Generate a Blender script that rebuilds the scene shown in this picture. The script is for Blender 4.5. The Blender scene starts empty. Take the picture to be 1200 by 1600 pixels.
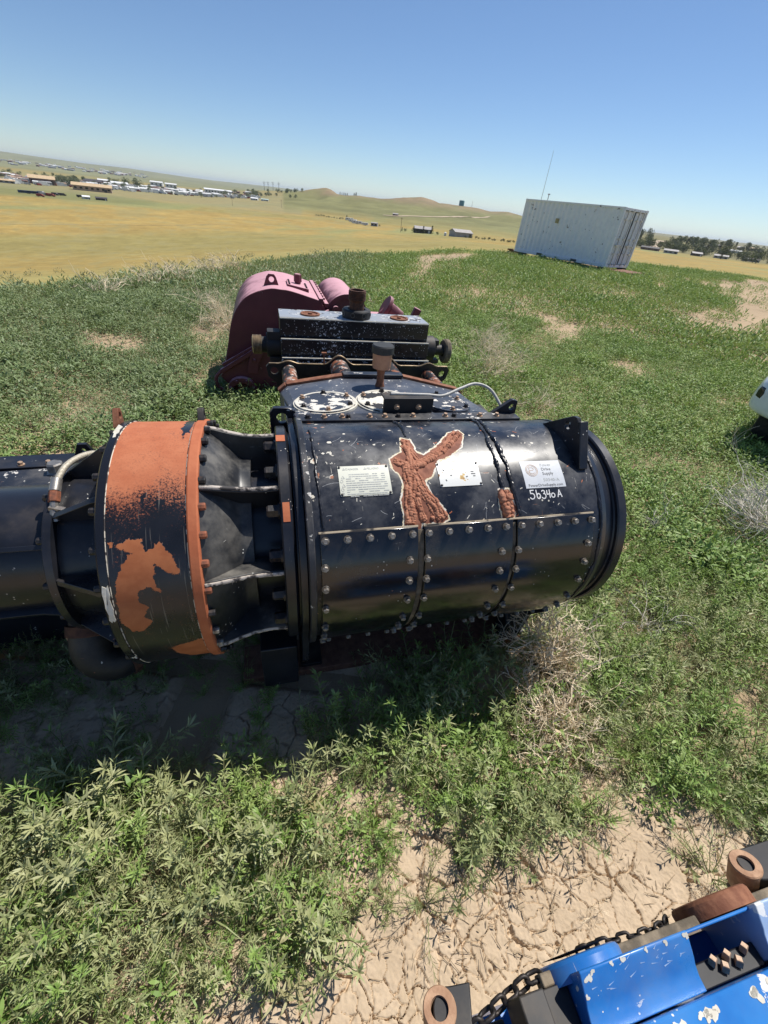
import bpy, bmesh, math, random
import numpy as np
from math import sin, cos, pi, radians, degrees, atan2, hypot, sqrt, exp
from mathutils import Vector, Matrix, Euler

random.seed(11)
SC = bpy.context.scene
COL = SC.collection

# ---------------------------------------------------------------- camera, sky, sun, exposure
CAM_H = 2.25
F_PX = 650.0                                   # focal length for a 1200 px wide frame
roll = atan2(386 - 243, 1200)
hor = (800 - 243) * cos(roll) - 600 * sin(roll)
# distance of the horizon above the middle of the frame
hor = -((0 - 600) * -sin(roll) + (243 - 800) * cos(roll))
pitch = atan2(hor, F_PX)
fw = Vector((0, cos(pitch), -sin(pitch)))
r0 = Vector((1, 0, 0)); u0 = r0.cross(fw)
rx = r0 * cos(roll) + u0 * sin(roll)
up = u0 * cos(roll) - r0 * sin(roll)
cam_d = bpy.data.cameras.new('camera')
cam_d.sensor_fit = 'HORIZONTAL'; cam_d.sensor_width = 36.0
cam_d.lens = F_PX / 1200 * 36
cam_d.clip_start = 0.05; cam_d.clip_end = 60000
cam = bpy.data.objects.new('camera', cam_d); COL.objects.link(cam)
m = Matrix(((rx.x, up.x, -fw.x), (rx.y, up.y, -fw.y), (rx.z, up.z, -fw.z)))
cam.matrix_world = Matrix.Translation((0, 0, CAM_H)) @ m.to_4x4()
SC.camera = cam

SUN = Vector((.40, .42, 1.0)).normalized()      # towards the sun
SUN_EL = math.asin(SUN.z); SUN_AZ = atan2(SUN.x, SUN.y)
world = bpy.data.worlds.new('World'); SC.world = world; world.use_nodes = True
wn = world.node_tree.nodes; wl = world.node_tree.links; wn.clear()
sky = wn.new('ShaderNodeTexSky'); sky.sky_type = 'NISHITA'; sky.sun_disc = False
sky.sun_elevation = SUN_EL; sky.sun_rotation = SUN_AZ
sky.altitude = 1400; sky.air_density = 1.0; sky.dust_density = 0.0; sky.ozone_density = 3.0
bg = wn.new('ShaderNodeBackground'); bg.inputs['Strength'].default_value = 0.092
wo = wn.new('ShaderNodeOutputWorld')
tint = wn.new('ShaderNodeMix'); tint.data_type = 'RGBA'; tint.blend_type = 'MULTIPLY'; tint.inputs[0].default_value = 1.0
tint.inputs[7].default_value = (.90, .98, 1.07, 1)     # the clear, slightly cool air of the day
wl.new(sky.outputs[0], tint.inputs[6]); wl.new(tint.outputs[2], bg.inputs[0]); wl.new(bg.outputs[0], wo.inputs[0])
sun_d = bpy.data.lights.new('sun', 'SUN'); sun_d.energy = 5.0; sun_d.angle = radians(.53)
sun_d.color = (1.0, .955, .88)
sun = bpy.data.objects.new('sun', sun_d); COL.objects.link(sun)
sun.rotation_euler = SUN.to_track_quat('Z', 'Y').to_euler()
sun.location = SUN * 60
SC.view_settings.view_transform = 'Standard'; SC.view_settings.look = 'None'
SC.view_settings.exposure = 0.18; SC.view_settings.gamma = 1.0
SC.view_settings.use_curve_mapping = False
try:
    SC.cycles.max_bounces = 8; SC.cycles.transparent_max_bounces = 8
except Exception:
    pass
# ---------------------------------------------------------------- terrain
EDGE_AZ = np.array([-180, -60, -42.8, -34.8, -25.3, -16.9, -8.1, 3.8, 11, 24.3, 35.3, 60, 180.])
EDGE_R = np.array([14, 12.5, 13.1, 13.8, 16.0, 19.4, 24.6, 29.5, 32.5, 39.5, 46, 52, 30.]) * 0.93
CREST_AZ = np.array([-180, -24, -20, -16, -13.5, -12.4, -11.3, -10.6, -10.2, -9.75, -9.2, -8.4, -6.9, -5.6, -4.1, -2.2, -.5, 1, 2.3, 4.7, 6.5, 7.6, 8.6, 9.6, 10.6, 12, 14, 18, 24, 180.])
CREST_Z = np.array([0, 0, 6, 18, 23, 25, 25.6, 30, 32.2, 31.8, 28.3, 27.2, 30.5, 29, 29, 31.5, 32.2, 33, 34.5, 34.5, 33, 29.5, 31, 33.0, 30, 25, 18, 8, 0, 0.])
RIDGE_AZ = np.array([-180, -60, -45, -39, -36.5, -33, -29.5, -25, -22, -16, -10, 0, 20, 40, 180.])
RIDGE_Z = np.array([30, 60, 68, 72, 62, 52, 58, 38, 30, 38, 30, 26, 20, 20, 20.])
PLAIN = 22.0

def sstep(a, b, x):
    t = np.clip((x - a) / (b - a), 0, 1)
    return t * t * (3 - 2 * t)

def hash2(ix, iy, seed):
    n = (ix.astype(np.int64) * 374761393 + iy.astype(np.int64) * 668265263 + seed * 1442695041) & 0xffffffff
    n = ((n ^ (n >> 13)) * 1274126177) & 0xffffffff
    return ((n ^ (n >> 16)) & 0xffff) / 65535.0

def vnoise(x, y, seed=0):
    x = np.asarray(x, float); y = np.asarray(y, float)
    ix = np.floor(x); iy = np.floor(y); fx = x - ix; fy = y - iy
    fx = fx * fx * (3 - 2 * fx); fy = fy * fy * (3 - 2 * fy)
    a = hash2(ix, iy, seed); b = hash2(ix + 1, iy, seed)
    c = hash2(ix, iy + 1, seed); d = hash2(ix + 1, iy + 1, seed)
    return (a * (1 - fx) + b * fx) * (1 - fy) + (c * (1 - fx) + d * fx) * fy

def fbm(x, y, seed=0, oct=4):
    s = 0; a = .5; t = 0
    for o in range(oct):
        s = s + a * vnoise(x * 2 ** o, y * 2 ** o, seed + 17 * o); t += a; a *= .5
    return s / t

def ground_z(x, y):
    x = np.asarray(x, float); y = np.asarray(y, float)
    r = np.hypot(x, y) + 1e-6; az = np.degrees(np.arctan2(x, y))
    e = np.interp(az, EDGE_AZ, EDGE_R)
    g = 2.1 / (e / .93)
    hump = .36 * sstep(9, 23, r) * sstep(-4, 7, az) * (1 - sstep(60, 100, az))
    g = g * (1 - hump * .42)
    z = hump - (PLAIN + hump) * (1 - np.exp(-np.maximum(r - e, 0) * g / PLAIN))
    near = (fbm(x * .35, y * .35, 3) - .5) * .10 * sstep(6, 12, r) * (1 - sstep(60, 200, r))
    z = z + near
    hc = np.interp(az, CREST_AZ, CREST_Z)
    rough = (fbm(x / 130., y / 130., 9) - .5) * 34 * sstep(800, 1300, r) * (hc > 1)
    hill = sstep(640, 1520, r) * (1 - .8 * sstep(1650, 3200, r)) * hc
    z = z + hill + rough * np.clip(hc / 25, 0, 1) * (1 - sstep(1350, 1500, r))
    right = sstep(17, 23, az) * sstep(930, 1450, r) * 17
    z = z + right
    rd = np.interp(az, RIDGE_AZ, RIDGE_Z)
    z = z + sstep(4500, 9500, r) * (rd + (fbm(x / 900., y / 900., 5) - .5) * 10) * (1 - .5 * sstep(10000, 26000, r))
    return z
# ---------------------------------------------------------------- object and mesh helpers
AZ = radians(17.5)                              # heading of the pump axis
CA, SA = cos(AZ), sin(AZ)
def W(a, b, z=0.0):
    return Vector((CA * a - SA * b, SA * a + CA * b, z))

def tag(o, label=None, cat=None, group=None, kind=None):
    if label: o['label'] = label
    if cat: o['category'] = cat
    if group: o['group'] = group
    if kind: o['kind'] = kind
    return o

def empty(name, loc, rz=0.0, label=None, cat=None, group=None):
    o = bpy.data.objects.new(name, None); COL.objects.link(o)
    o.location = loc; o.rotation_euler = (0, 0, rz); o.empty_display_size = .2
    return tag(o, label, cat, group)

def link(name, me, parent=None, mat=None):
    o = bpy.data.objects.new(name, me); COL.objects.link(o)
    if parent is not None: o.parent = parent
    if mat is not None and len(me.materials) == 0: me.materials.append(mat)
    return o

def frame(axis):
    z = Vector(axis).normalized()
    x = z.orthogonal().normalized() if abs(z.z) > .9 else Vector((0, 0, 1)).cross(z).normalized()
    return x, z.cross(x), z

class MB:
    """gathers plain faces for one mesh object"""
    def __init__(s, off=(0, 0, 0)):
        s.v = []; s.f = []; s.mi = []; s.cur = 0; s.off = Vector(off)
    def add(s, vs, fs):
        n = len(s.v); s.v += [Vector(p) - s.off for p in vs]
        for f in fs: s.f.append([i + n for i in f]); s.mi.append(s.cur)
    def box(s, x0, x1, y0, y1, z0, z1):
        s.add([(x0, y0, z0), (x1, y0, z0), (x1, y1, z0), (x0, y1, z0), (x0, y0, z1), (x1, y0, z1), (x1, y1, z1), (x0, y1, z1)],
              [(0, 3, 2, 1), (4, 5, 6, 7), (0, 1, 5, 4), (1, 2, 6, 5), (2, 3, 7, 6), (3, 0, 4, 7)])
    def bar(s, p0, p1, w, h, up=(0, 0, 1)):
        p0 = Vector(p0); p1 = Vector(p1); d = (p1 - p0).normalized()
        x = d.cross(Vector(up)).normalized(); y = x.cross(d)
        vs = [p + x * sx * w / 2 + y * sy * h / 2 for p in (p0, p1) for sx, sy in ((-1, -1), (1, -1), (1, 1), (-1, 1))]
        s.add(vs, [(0, 3, 2, 1)[::-1], (4, 5, 6, 7)[::-1], (0, 1, 5, 4)[::-1], (1, 2, 6, 5)[::-1], (2, 3, 7, 6)[::-1], (3, 0, 4, 7)[::-1]])
    def lathe(s, prof, o, axis, n=32, cap=True, a0=0.0, a1=2 * pi):
        """prof: list of (distance along axis, radius)"""
        x, y, z = frame(axis); o = Vector(o); full = abs(a1 - a0 - 2 * pi) < 1e-6
        k = n if full else n + 1; vs = []
        for d, r in prof:
            for i in range(k):
                t = a0 + (a1 - a0) * i / n
                vs.append(o + z * d + (x * cos(t) + y * sin(t)) * r)
        fs = []
        for j in range(len(prof) - 1):
            for i in range(n):
                i2 = (i + 1) % k
                fs.append((j * k + i, j * k + i2, (j + 1) * k + i2, (j + 1) * k + i))
        if cap and full:
            fs.append(tuple(range(k))[::-1]); b = (len(prof) - 1) * k; fs.append(tuple(range(b, b + k)))
        s.add(vs, fs)
    def cyl(s, p0, p1, r, n=24, r1=None):
        p0 = Vector(p0); p1 = Vector(p1); L = (p1 - p0).length
        s.lathe([(0, r), (L, r if r1 is None else r1)], p0, p1 - p0, n)
    def tube(s, pts, r, n=8, cap=True, rs=None):
        pts = [Vector(p) for p in pts]; vs = []; x = None
        for i, p in enumerate(pts):
            d = (pts[min(i + 1, len(pts) - 1)] - pts[max(i - 1, 0)]).normalized()
            if x is None: x = d.orthogonal().normalized()
            x = (x - d * x.dot(d)); x = x.normalized() if x.length > 1e-5 else d.orthogonal().normalized()
            y = d.cross(x); rr = rs[i] if rs else r
            for k in range(n):
                t = 2 * pi * k / n; vs.append(p + (x * cos(t) + y * sin(t)) * rr)
        fs = []
        for j in range(len(pts) - 1):
            for i in range(n): fs.append((j * n + i, j * n + (i + 1) % n, (j + 1) * n + (i + 1) % n, (j + 1) * n + i))
        if cap:
            fs.append(tuple(range(n))[::-1]); b = (len(pts) - 1) * n; fs.append(tuple(range(b, b + n)))
        s.add(vs, fs)
    def prism(s, poly, to3, d0, d1, holes=None):
        """poly in 2d, to3(u, v, d) -> point; holes: list of 2d loops (bridged by triangulation)"""
        if not holes:
            n = len(poly)
            vs = [to3(u, v, d0) for u, v in poly] + [to3(u, v, d1) for u, v in poly]
            fs = [tuple(range(n))[::-1], tuple(range(n, 2 * n))] + [(i, (i + 1) % n, n + (i + 1) % n, n + i) for i in range(n)]
            s.add(vs, fs); return
        from mathutils.geometry import tessellate_polygon
        loops = [poly] + holes; flat = [p for l in loops for p in l]
        tri = tessellate_polygon([[Vector((u, v, 0)) for u, v in l] for l in loops]); n = len(flat)
        vs = [to3(u, v, d0) for u, v in flat] + [to3(u, v, d1) for u, v in flat]
        fs = [tuple(t)[::-1] for t in tri] + [tuple(i + n for i in t) for t in tri]
        b = 0
        for l in loops:
            k = len(l)
            for i in range(k): fs.append((b + i, b + (i + 1) % k, n + b + (i + 1) % k, n + b + i))
            b += k
        s.add(vs, fs)
    def mesh(s, name, mats, smooth=38, fix=True):
        me = bpy.data.meshes.new(name); me.from_pydata([tuple(p) for p in s.v], [], s.f)
        for m_ in (mats if isinstance(mats, (list, tuple)) else [mats]): me.materials.append(m_)
        if any(s.mi): me.polygons.foreach_set('material_index', s.mi)
        if fix:
            bm = bmesh.new(); bm.from_mesh(me); bmesh.ops.recalc_face_normals(bm, faces=bm.faces); bm.to_mesh(me); bm.free()
        if smooth:
            me.polygons.foreach_set('use_smooth', [True] * len(me.polygons))
            me.set_sharp_from_angle(angle=radians(smooth))
        me.update(); return me
    def build(s, name, mats, parent=None, smooth=38, bevel=0.0, seg=2, fix=True):
        o = link(name, s.mesh(name, mats, smooth, fix), parent)
        if bevel:
            b = o.modifiers.new('edge', 'BEVEL'); b.width = bevel; b.segments = seg; b.limit_method = 'ANGLE'
            b.angle_limit = radians(50); b.harden_normals = False
        return o

def circle(cx, cy, r, n=20, a0=0, a1=2 * pi):
    full = abs(a1 - a0 - 2 * pi) < 1e-6
    return [(cx + r * cos(a0 + (a1 - a0) * i / (n if full else n - 1)), cy + r * sin(a0 + (a1 - a0) * i / (n if full else n - 1))) for i in range(n)]

def spline(pts, n=8):
    P = [Vector(p) for p in pts]; out = []
    for i in range(len(P) - 1):
        p0 = P[max(i - 1, 0)]; p1 = P[i]; p2 = P[i + 1]; p3 = P[min(i + 2, len(P) - 1)]
        for k in range(n):
            t = k / n
            out.append(.5 * ((2 * p1) + (p2 - p0) * t + (2 * p0 - 5 * p1 + 4 * p2 - p3) * t * t + (3 * p1 - p0 - 3 * p2 + p3) * t ** 3))
    out.append(P[-1]); return out

def grid_mesh(name, V, nu, nv, mats, wrap_u=False, smooth=True):
    """V: (nu*nv,3) array, row major u then v"""
    me = bpy.data.meshes.new(name)
    i = np.arange(nu if wrap_u else nu - 1)[:, None]; j = np.arange(nv - 1)[None, :]
    i2 = (i + 1) % nu
    F = np.stack([i * nv + j, i2 * nv + j, i2 * nv + j + 1, i * nv + j + 1], -1).reshape(-1, 4)
    me.vertices.add(len(V)); me.vertices.foreach_set('co', np.ascontiguousarray(V, dtype=np.float32).ravel())
    me.loops.add(F.size); me.loops.foreach_set('vertex_index', F.astype(np.int32).ravel())
    me.polygons.add(len(F)); me.polygons.foreach_set('loop_start', np.arange(0, F.size, 4, dtype=np.int32))
    me.polygons.foreach_set('loop_total', np.full(len(F), 4, dtype=np.int32))
    me.polygons.foreach_set('use_smooth', np.full(len(F), smooth))
    me.update(calc_edges=True); me.validate()
    for m_ in (mats if isinstance(mats, (list, tuple)) else [mats]): me.materials.append(m_)
    return me

def attr_f(me, name, arr):
    a = me.attributes.new(name, 'FLOAT', 'POINT'); a.data.foreach_set('value', np.ascontiguousarray(arr, dtype=np.float32).ravel())
def attr_c(me, name, arr):
    a = me.attributes.new(name, 'FLOAT_COLOR', 'POINT')
    c4 = np.ones((len(arr), 4), np.float32); c4[:, :3] = arr; a.data.foreach_set('color', c4.ravel())

def inside(poly, X, Y):
    r = np.zeros(X.shape, bool); n = len(poly); j = n - 1
    for i in range(n):
        xi, yi = poly[i]; xj, yj = poly[j]
        c = ((yi > Y) != (yj > Y)) & (X < (xj - xi) * (Y - yi) / (yj - yi + 1e-12) + xi)
        r ^= c; j = i
    return r
def sdist(poly, X, Y):
    """signed distance, positive inside"""
    d = np.full(X.shape, 1e9); n = len(poly)
    for i in range(n):
        ax, ay = poly[i]; bx, by = poly[(i + 1) % n]; ex, ey = bx - ax, by - ay
        t = np.clip(((X - ax) * ex + (Y - ay) * ey) / (ex * ex + ey * ey + 1e-12), 0, 1)
        d = np.minimum(d, np.hypot(X - ax - ex * t, Y - ay - ey * t))
    return np.where(inside(poly, X, Y), d, -d)

# ---------------------------------------------------------------- materials
class NT:
    def __init__(s, name):
        s.m = bpy.data.materials.new(name); s.m.use_nodes = True
        s.t = s.m.node_tree; s.t.nodes.clear(); s.N = s.t.nodes; s.L = s.t.links
        s.out = s.N.new('ShaderNodeOutputMaterial'); s._tc = None
    def tc(s):
        if s._tc is None: s._tc = s.N.new('ShaderNodeTexCoord')
        return s._tc.outputs['Object']
    def put(s, sock, v):
        if hasattr(v, 'is_output'): s.L.new(v, sock)
        elif isinstance(v, (tuple, list)): sock.default_value = (*v, 1.0) if len(v) == 3 and sock.type == 'RGBA' else v
        elif v is not None: sock.default_value = v
    def noise(s, scale, detail=4, rough=.55, vec=None, dist=0.0):
        n = s.N.new('ShaderNodeTexNoise'); s.put(n.inputs['Vector'], vec or s.tc()); n.inputs['Scale'].default_value = scale
        n.inputs['Detail'].default_value = detail; n.inputs['Roughness'].default_value = rough; n.inputs['Distortion'].default_value = dist
        return n.outputs[0]
    def voro(s, scale, vec=None, feature='F1', rnd=1.0):
        n = s.N.new('ShaderNodeTexVoronoi'); s.put(n.inputs['Vector'], vec or s.tc()); n.inputs['Scale'].default_value = scale
        n.feature = feature; n.inputs['Randomness'].default_value = rnd
        return n.outputs[0]
    def math(s, op, a, b=None, c=None, clamp=False):
        n = s.N.new('ShaderNodeMath'); n.operation = op; n.use_clamp = clamp
        s.put(n.inputs[0], a)
        if b is not None: s.put(n.inputs[1], b)
        if c is not None: s.put(n.inputs[2], c)
        return n.outputs[0]
    def ramp(s, v, lo, hi):
        n = s.N.new('ShaderNodeMapRange'); n.interpolation_type = 'SMOOTHSTEP'; s.put(n.inputs[0], v)
        n.inputs[1].default_value = lo; n.inputs[2].default_value = hi
        return n.outputs[0]
    def mix(s, f, a, b):
        n = s.N.new('ShaderNodeMix'); n.data_type = 'RGBA'; s.put(n.inputs[0], f); s.put(n.inputs[6], a); s.put(n.inputs[7], b)
        return n.outputs[2]
    def mixf(s, f, a, b):
        n = s.N.new('ShaderNodeMix'); n.data_type = 'FLOAT'; s.put(n.inputs[0], f); s.put(n.inputs[2], a); s.put(n.inputs[3], b)
        return n.outputs[0]
    def attr(s, name, col=False):
        n = s.N.new('ShaderNodeAttribute'); n.attribute_name = name
        return n.outputs['Color'] if col else n.outputs['Fac']
    def scaled(s, sc, rot=(0, 0, 0)):
        n = s.N.new('ShaderNodeMapping'); s.L.new(s.tc(), n.inputs[0]); n.inputs['Scale'].default_value = sc; n.inputs['Rotation'].default_value = rot
        return n.outputs[0]
    def normal_z(s):
        g = s.N.new('ShaderNodeNewGeometry'); x = s.N.new('ShaderNodeSeparateXYZ'); s.L.new(g.outputs['Normal'], x.inputs[0]); return x.outputs[2]
    def xyz(s):
        x = s.N.new('ShaderNodeSeparateXYZ'); s.L.new(s.tc(), x.inputs[0]); return x.outputs
    def bump(s, h, dist, strength=1.0):
        n = s.N.new('ShaderNodeBump'); s.put(n.inputs['Height'], h); n.inputs['Distance'].default_value = dist; n.inputs['Strength'].default_value = strength
        return n.outputs[0]
    def bsdf(s, col, rough=.5, metal=0.0, normal=None, **k):
        n = s.N.new('ShaderNodeBsdfPrincipled'); s.put(n.inputs['Base Color'], col); s.put(n.inputs['Roughness'], rough); s.put(n.inputs['Metallic'], metal)
        if normal is not None: s.L.new(normal, n.inputs['Normal'])
        for kk, v in k.items(): s.put(n.inputs[kk.replace('_', ' ')], v)
        s.L.new(n.outputs[0], s.out.inputs[0]); return s.m

def paint(name, base, rough=.25, chips=.66, chip_scale=14, chip_a=(.62, .60, .55), chip_b=(.25, .09, .045), rust=.25, dust=.35,
          dustcol=(.30, .24, .17), fleck=.62, fade=None, fade_col=(.6, .35, .38), scratch=.5, base2=None, coat=0.0):
    t = NT(name)
    n1 = t.noise(chip_scale, 9, .62); n0 = t.noise(2.3, 3, .5); nb = t.noise(5, 4, .55)
    nn = t.math('ADD', t.math('MULTIPLY', n1, .75), t.math('MULTIPLY', n0, .35))
    chip = t.ramp(nn, chips, chips + .012)
    edge = t.math('SUBTRACT', t.ramp(nn, chips + .03, chips + .045), 0.0)
    # fine flecks: small cells, only some of them knocked out
    fl = t.voro(55); flm = t.math('MULTIPLY', t.math('LESS_THAN', fl, .16), t.ramp(t.noise(7, 2), fleck, fleck + .04))
    sc_ = t.noise(9, 5, .6, t.scaled((1.0, 1.0, 14.0), (.5, .9, .4)))
    scr = t.math('MULTIPLY', t.ramp(sc_, .71, .725), scratch)
    sc2 = t.noise(11, 5, .6, t.scaled((16.0, 1.0, 1.0), (.3, .5, 1.1)))
    scr = t.math('MAXIMUM', scr, t.math('MULTIPLY', t.ramp(sc2, .73, .742), scratch))
    col = base
    if base2 is not None: col = t.mix(t.ramp(nb, .35, .7), base, base2)
    rough_n = t.mixf(t.noise(3.5, 5), rough * .75, min(1, rough * 1.5))
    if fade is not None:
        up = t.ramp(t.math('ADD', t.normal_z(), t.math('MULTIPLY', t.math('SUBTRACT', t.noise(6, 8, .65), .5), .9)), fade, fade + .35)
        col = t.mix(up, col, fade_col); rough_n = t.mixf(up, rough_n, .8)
    du = t.math('MULTIPLY', t.math('MULTIPLY', t.ramp(t.normal_z(), -.5, .9), t.ramp(t.noise(4.5, 7, .65), .42, .75)), dust)
    col = t.mix(du, col, dustcol); rough_n = t.mixf(t.math('MULTIPLY', du, 1.6, clamp=True), rough_n, .8)
    cc = t.mix(t.ramp(t.noise(19, 3), .5 - rust * .5 + .22, .5 - rust * .5 + .28), chip_a, chip_b)
    cm = t.math('MAXIMUM', chip, flm)
    col = t.mix(t.math('MAXIMUM', cm, scr, clamp=True), col, cc)
    col = t.mix(t.math('MULTIPLY', edge, rust), col, chip_b)
    rr = t.mixf(cm, rough_n, .65)
    h = t.math('ADD', t.math('MULTIPLY', cm, -1.0), t.math('MULTIPLY', t.noise(30, 3), .5))
    k = {}
    if coat: k = dict(Coat_Weight=coat, Coat_Roughness=.12)
    return t.bsdf(col, rr, 0, t.bump(h, .0006, .6), **k)

def simple(name, c1, c2, rough=.6, metal=0.0, scale=12, bump=.001, r2=None, lo=.35, hi=.65):
    t = NT(name); n = t.noise(scale, 6, .6)
    return t.bsdf(t.mix(t.ramp(n, lo, hi), c1, c2), rough if r2 is None else t.mixf(n, rough, r2), metal, t.bump(t.noise(scale * 3, 4), bump))

M = {}
BLK = (.0075, .008, .0105)
M['black'] = paint('black_paint', (.010, .0115, .016), .26, .715, 22, rust=.35, dust=.12, base2=(.017, .019, .027), scratch=.3)
M['black_worn'] = paint('worn_black_paint', (.014, .0155, .021), .34, .668, 26, rust=.22, dust=.30, dustcol=(.34, .31, .27), base2=(.022, .025, .034))
M['black_fluid'] = paint('flecked_black_paint', (.008, .009, .012), .26, .635, 40, fleck=.40, chip_a=(.66, .68, .72), rust=.05, dust=.15, base2=(.014, .016, .02), scratch=.7)
M['black_bell'] = paint('dusty_black_paint', (.009, .010, .013), .34, .700, 24, rust=.3, dust=.40, dustcol=(.40, .37, .32), base2=(.016, .018, .022), scratch=.6)
M['black_flat'] = paint('dull_black_paint', (.012, .012, .014), .5, .69, 15, rust=.6, dust=.3)
M['gloss'] = paint('glossy_black_paint', (.0055, .006, .008), .15, .735, 22, rust=.3, dust=.30, dustcol=(.20, .155, .105), base2=(.011, .011, .013), scratch=.3, coat=.4)
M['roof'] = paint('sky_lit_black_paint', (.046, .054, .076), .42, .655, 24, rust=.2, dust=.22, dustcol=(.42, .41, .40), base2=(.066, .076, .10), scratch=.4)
M['tube'] = paint('flaking_tube_paint', (.016, .017, .021), .4, .575, 15, rust=.62, dust=.25, base2=(.03, .032, .036))
M['blue_chipped'] = paint('chipped_blue_paint', (.018, .150, .46), .26, .585, 8, chip_a=(.74, .72, .66), chip_b=(.4, .36, .3), rust=.1, dust=.06, base2=(.035, .21, .55), scratch=.4)
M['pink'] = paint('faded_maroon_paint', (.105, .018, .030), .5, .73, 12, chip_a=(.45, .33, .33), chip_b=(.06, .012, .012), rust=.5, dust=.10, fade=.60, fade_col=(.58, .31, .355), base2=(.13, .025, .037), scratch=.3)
M['blue'] = paint('blue_paint', (.018, .150, .46), .24, .672, 16, chip_a=(.72, .70, .64), chip_b=(.3, .26, .2), rust=.1, dust=.28, base2=(.035, .21, .55), scratch=.5)
M['white_box'] = paint('white_container_paint', (.80, .82, .84), .5, .69, 9, chip_a=(.05, .05, .06), chip_b=(.16, .07, .04), rust=.4, dust=.2, scratch=0.0, base2=(.74, .77, .80))
M['orange'] = simple('orange_primer', (.42, .115, .045), (.48, .145, .06), .75, 0, 14)
M['rust'] = simple('rusty_steel', (.17, .06, .03), (.27, .115, .06), .8, .1, 22, .002)
M['rust_pale'] = simple('tan_rust', (.50, .31, .19), (.34, .19, .11), .75, .1, 26, .002)
M['rust_dark'] = simple('dark_rust', (.06, .028, .02), (.13, .055, .03), .75, .2, 25, .002)
M['bolt'] = simple('zinc_bolt', (.34, .32, .29), (.16, .13, .10), .52, .6, 60, .0005)
M['bolt_black'] = simple('black_bolt', (.012, .012, .014), (.05, .04, .035), .4, .1, 60, .0005)
M['bolt_rust'] = simple('rusty_bolt', (.30, .10, .05), (.16, .06, .035), .75, .1, 60, .0005)
M['bolt_tan'] = simple('bare_steel_bolt', (.55, .40, .28), (.35, .22, .14), .55, .4, 60, .0005)
M['brass'] = simple('brass_thread', (.36, .27, .17), (.22, .16, .10), .5, .6, 40, .0005)
M['amber'] = simple('amber_plastic', (.42, .22, .14), (.36, .18, .11), .35, 0, 30, .0003)
M['rubber'] = simple('black_rubber', (.018, .02, .022), (.03, .032, .034), .65, 0, 40, .0005)
M['hose'] = simple('braided_hose', (.55, .50, .40), (.36, .32, .25), .5, .3, 160, .0015)
M['cable'] = simple('grey_cable', (.42, .41, .38), (.33, .32, .29), .45, 0, 40, .0005)
M['steel'] = simple('bare_steel', (.40, .38, .35), (.26, .23, .2), .4, .7, 30, .0005)
M['grime'] = simple('oily_dirt', (.10, .08, .055), (.24, .19, .13), .85, 0, 16, .004)
M['cream'] = simple('cream_paint', (.70, .67, .58), (.6, .55, .45), .5, 0, 30, .0004)
M['wood'] = simple('old_timber', (.16, .07, .045), (.24, .12, .075), .85, 0, 20, .003)
M['rib_edge'] = simple('worn_rib_edge', (.50, .44, .38), (.035, .03, .03), .7, 0, 24, .001, lo=.42, hi=.56)
M['weld'] = simple('bare_weld', (.34, .130, .072), (.46, .20, .115), .8, .05, 35, .003)
M['glass'] = simple('dark_glass', (.01, .014, .016), (.014, .018, .02), .06, 0, 3, .0)
M['tyre'] = simple('tyre_rubber', (.014, .014, .015), (.03, .029, .027), .8, 0, 30, .001)
M['carwhite'] = NT('white_car_paint').bsdf((.80, .81, .82), .22, 0, None, Coat_Weight=.6, Coat_Roughness=.05)
M['ink'] = simple('dark_ink', (.06, .06, .06), (.12, .12, .12), .6, 0, 60, .0)
M['ink_pale'] = simple('sun_bleached_ink', (.34, .35, .34), (.44, .45, .43), .6, 0, 60, .0)
M['chalk'] = simple('white_marker', (.78, .78, .76), (.7, .7, .68), .6, 0, 80, .0004)
# ---------------------------------------------------------------- ground sheet
DIRT_A = [(.34, .64), (.48, .56), (.70, .57), (.92, .76), (1.07, .76), (1.18, .60), (1.36, .50), (1.62, .50), (2.1, .6), (2.6, .08), (1.64, -.3), (-.44, -.3), (-.36, .05), (-.18, .15), (-.04, .26), (.14, .35), (.27, .45)]
DIRT_B = [(-1.37, 1.09), (-1.32, 1.25), (-.61, 1.52), (.27, 1.5), (.31, 1.12), (-.01, 1.15), (-.39, .91), (-.64, .72), (-.94, .72), (-1.56, .64), (-1.8, .72), (-1.72, .85), (-1.44, .94)]
DIRT_FAR = [[(28.9, 40.6), (14.8, 25.7), (11.9, 18.4), (7.9, 13.5), (8.2, 12.2), (10.7, 13.6), (18.2, 20.7)], [(8.5, 15.5), (9.2, 14.1), (7.9, 11.8), (7.2, 12.4)], [(3.55, 11.7), (4.83, 12.3), (4.07, 10.7)],
            [(4.83, 9.7), (5.19, 9.4), (4.61, 8.3), (4.42, 8.7)], [(-.2, 25), (4, 29.8), (3, 24), (1.3, 21.2), (.2, 17.4), (-.1, 19)], [(7.9, 10.4), (8.7, 10.7), (7.9, 9.5), (7.35, 9.3)],
            [(-3.5, 8.0), (-3.35, 8.3), (-2.9, 6.9), (-2.7, 6.0), (-2.5, 5.8), (-2.8, 5.7)], [(13.4, 26.9), (11.1, 20.6), (10.1, 20)], [(-4.84, 6.7), (-4.68, 6.8), (-4.29, 6.04)]]
azs = np.concatenate([np.arange(-180, -62, 8.0), np.arange(-62, 62, .4), np.arange(62, 180.1, 8.0)])
rs = np.concatenate([[0.0], np.geomspace(.5, 60, 75), np.geomspace(62, 2200, 130), np.geomspace(2300, 30000, 40)])
AZg, RG_ = np.meshgrid(np.radians(azs), rs, indexing='ij')
X = RG_ * np.sin(AZg); Y = RG_ * np.cos(AZg)
Zg = ground_z(X, Y) - .045 * (1 - sstep(2.7, 3.4, RG_))
V = np.stack([X, Y, Zg], -1).reshape(-1, 3)
e = np.interp(np.degrees(AZg), EDGE_AZ, EDGE_R); azd = np.degrees(AZg)
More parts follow.
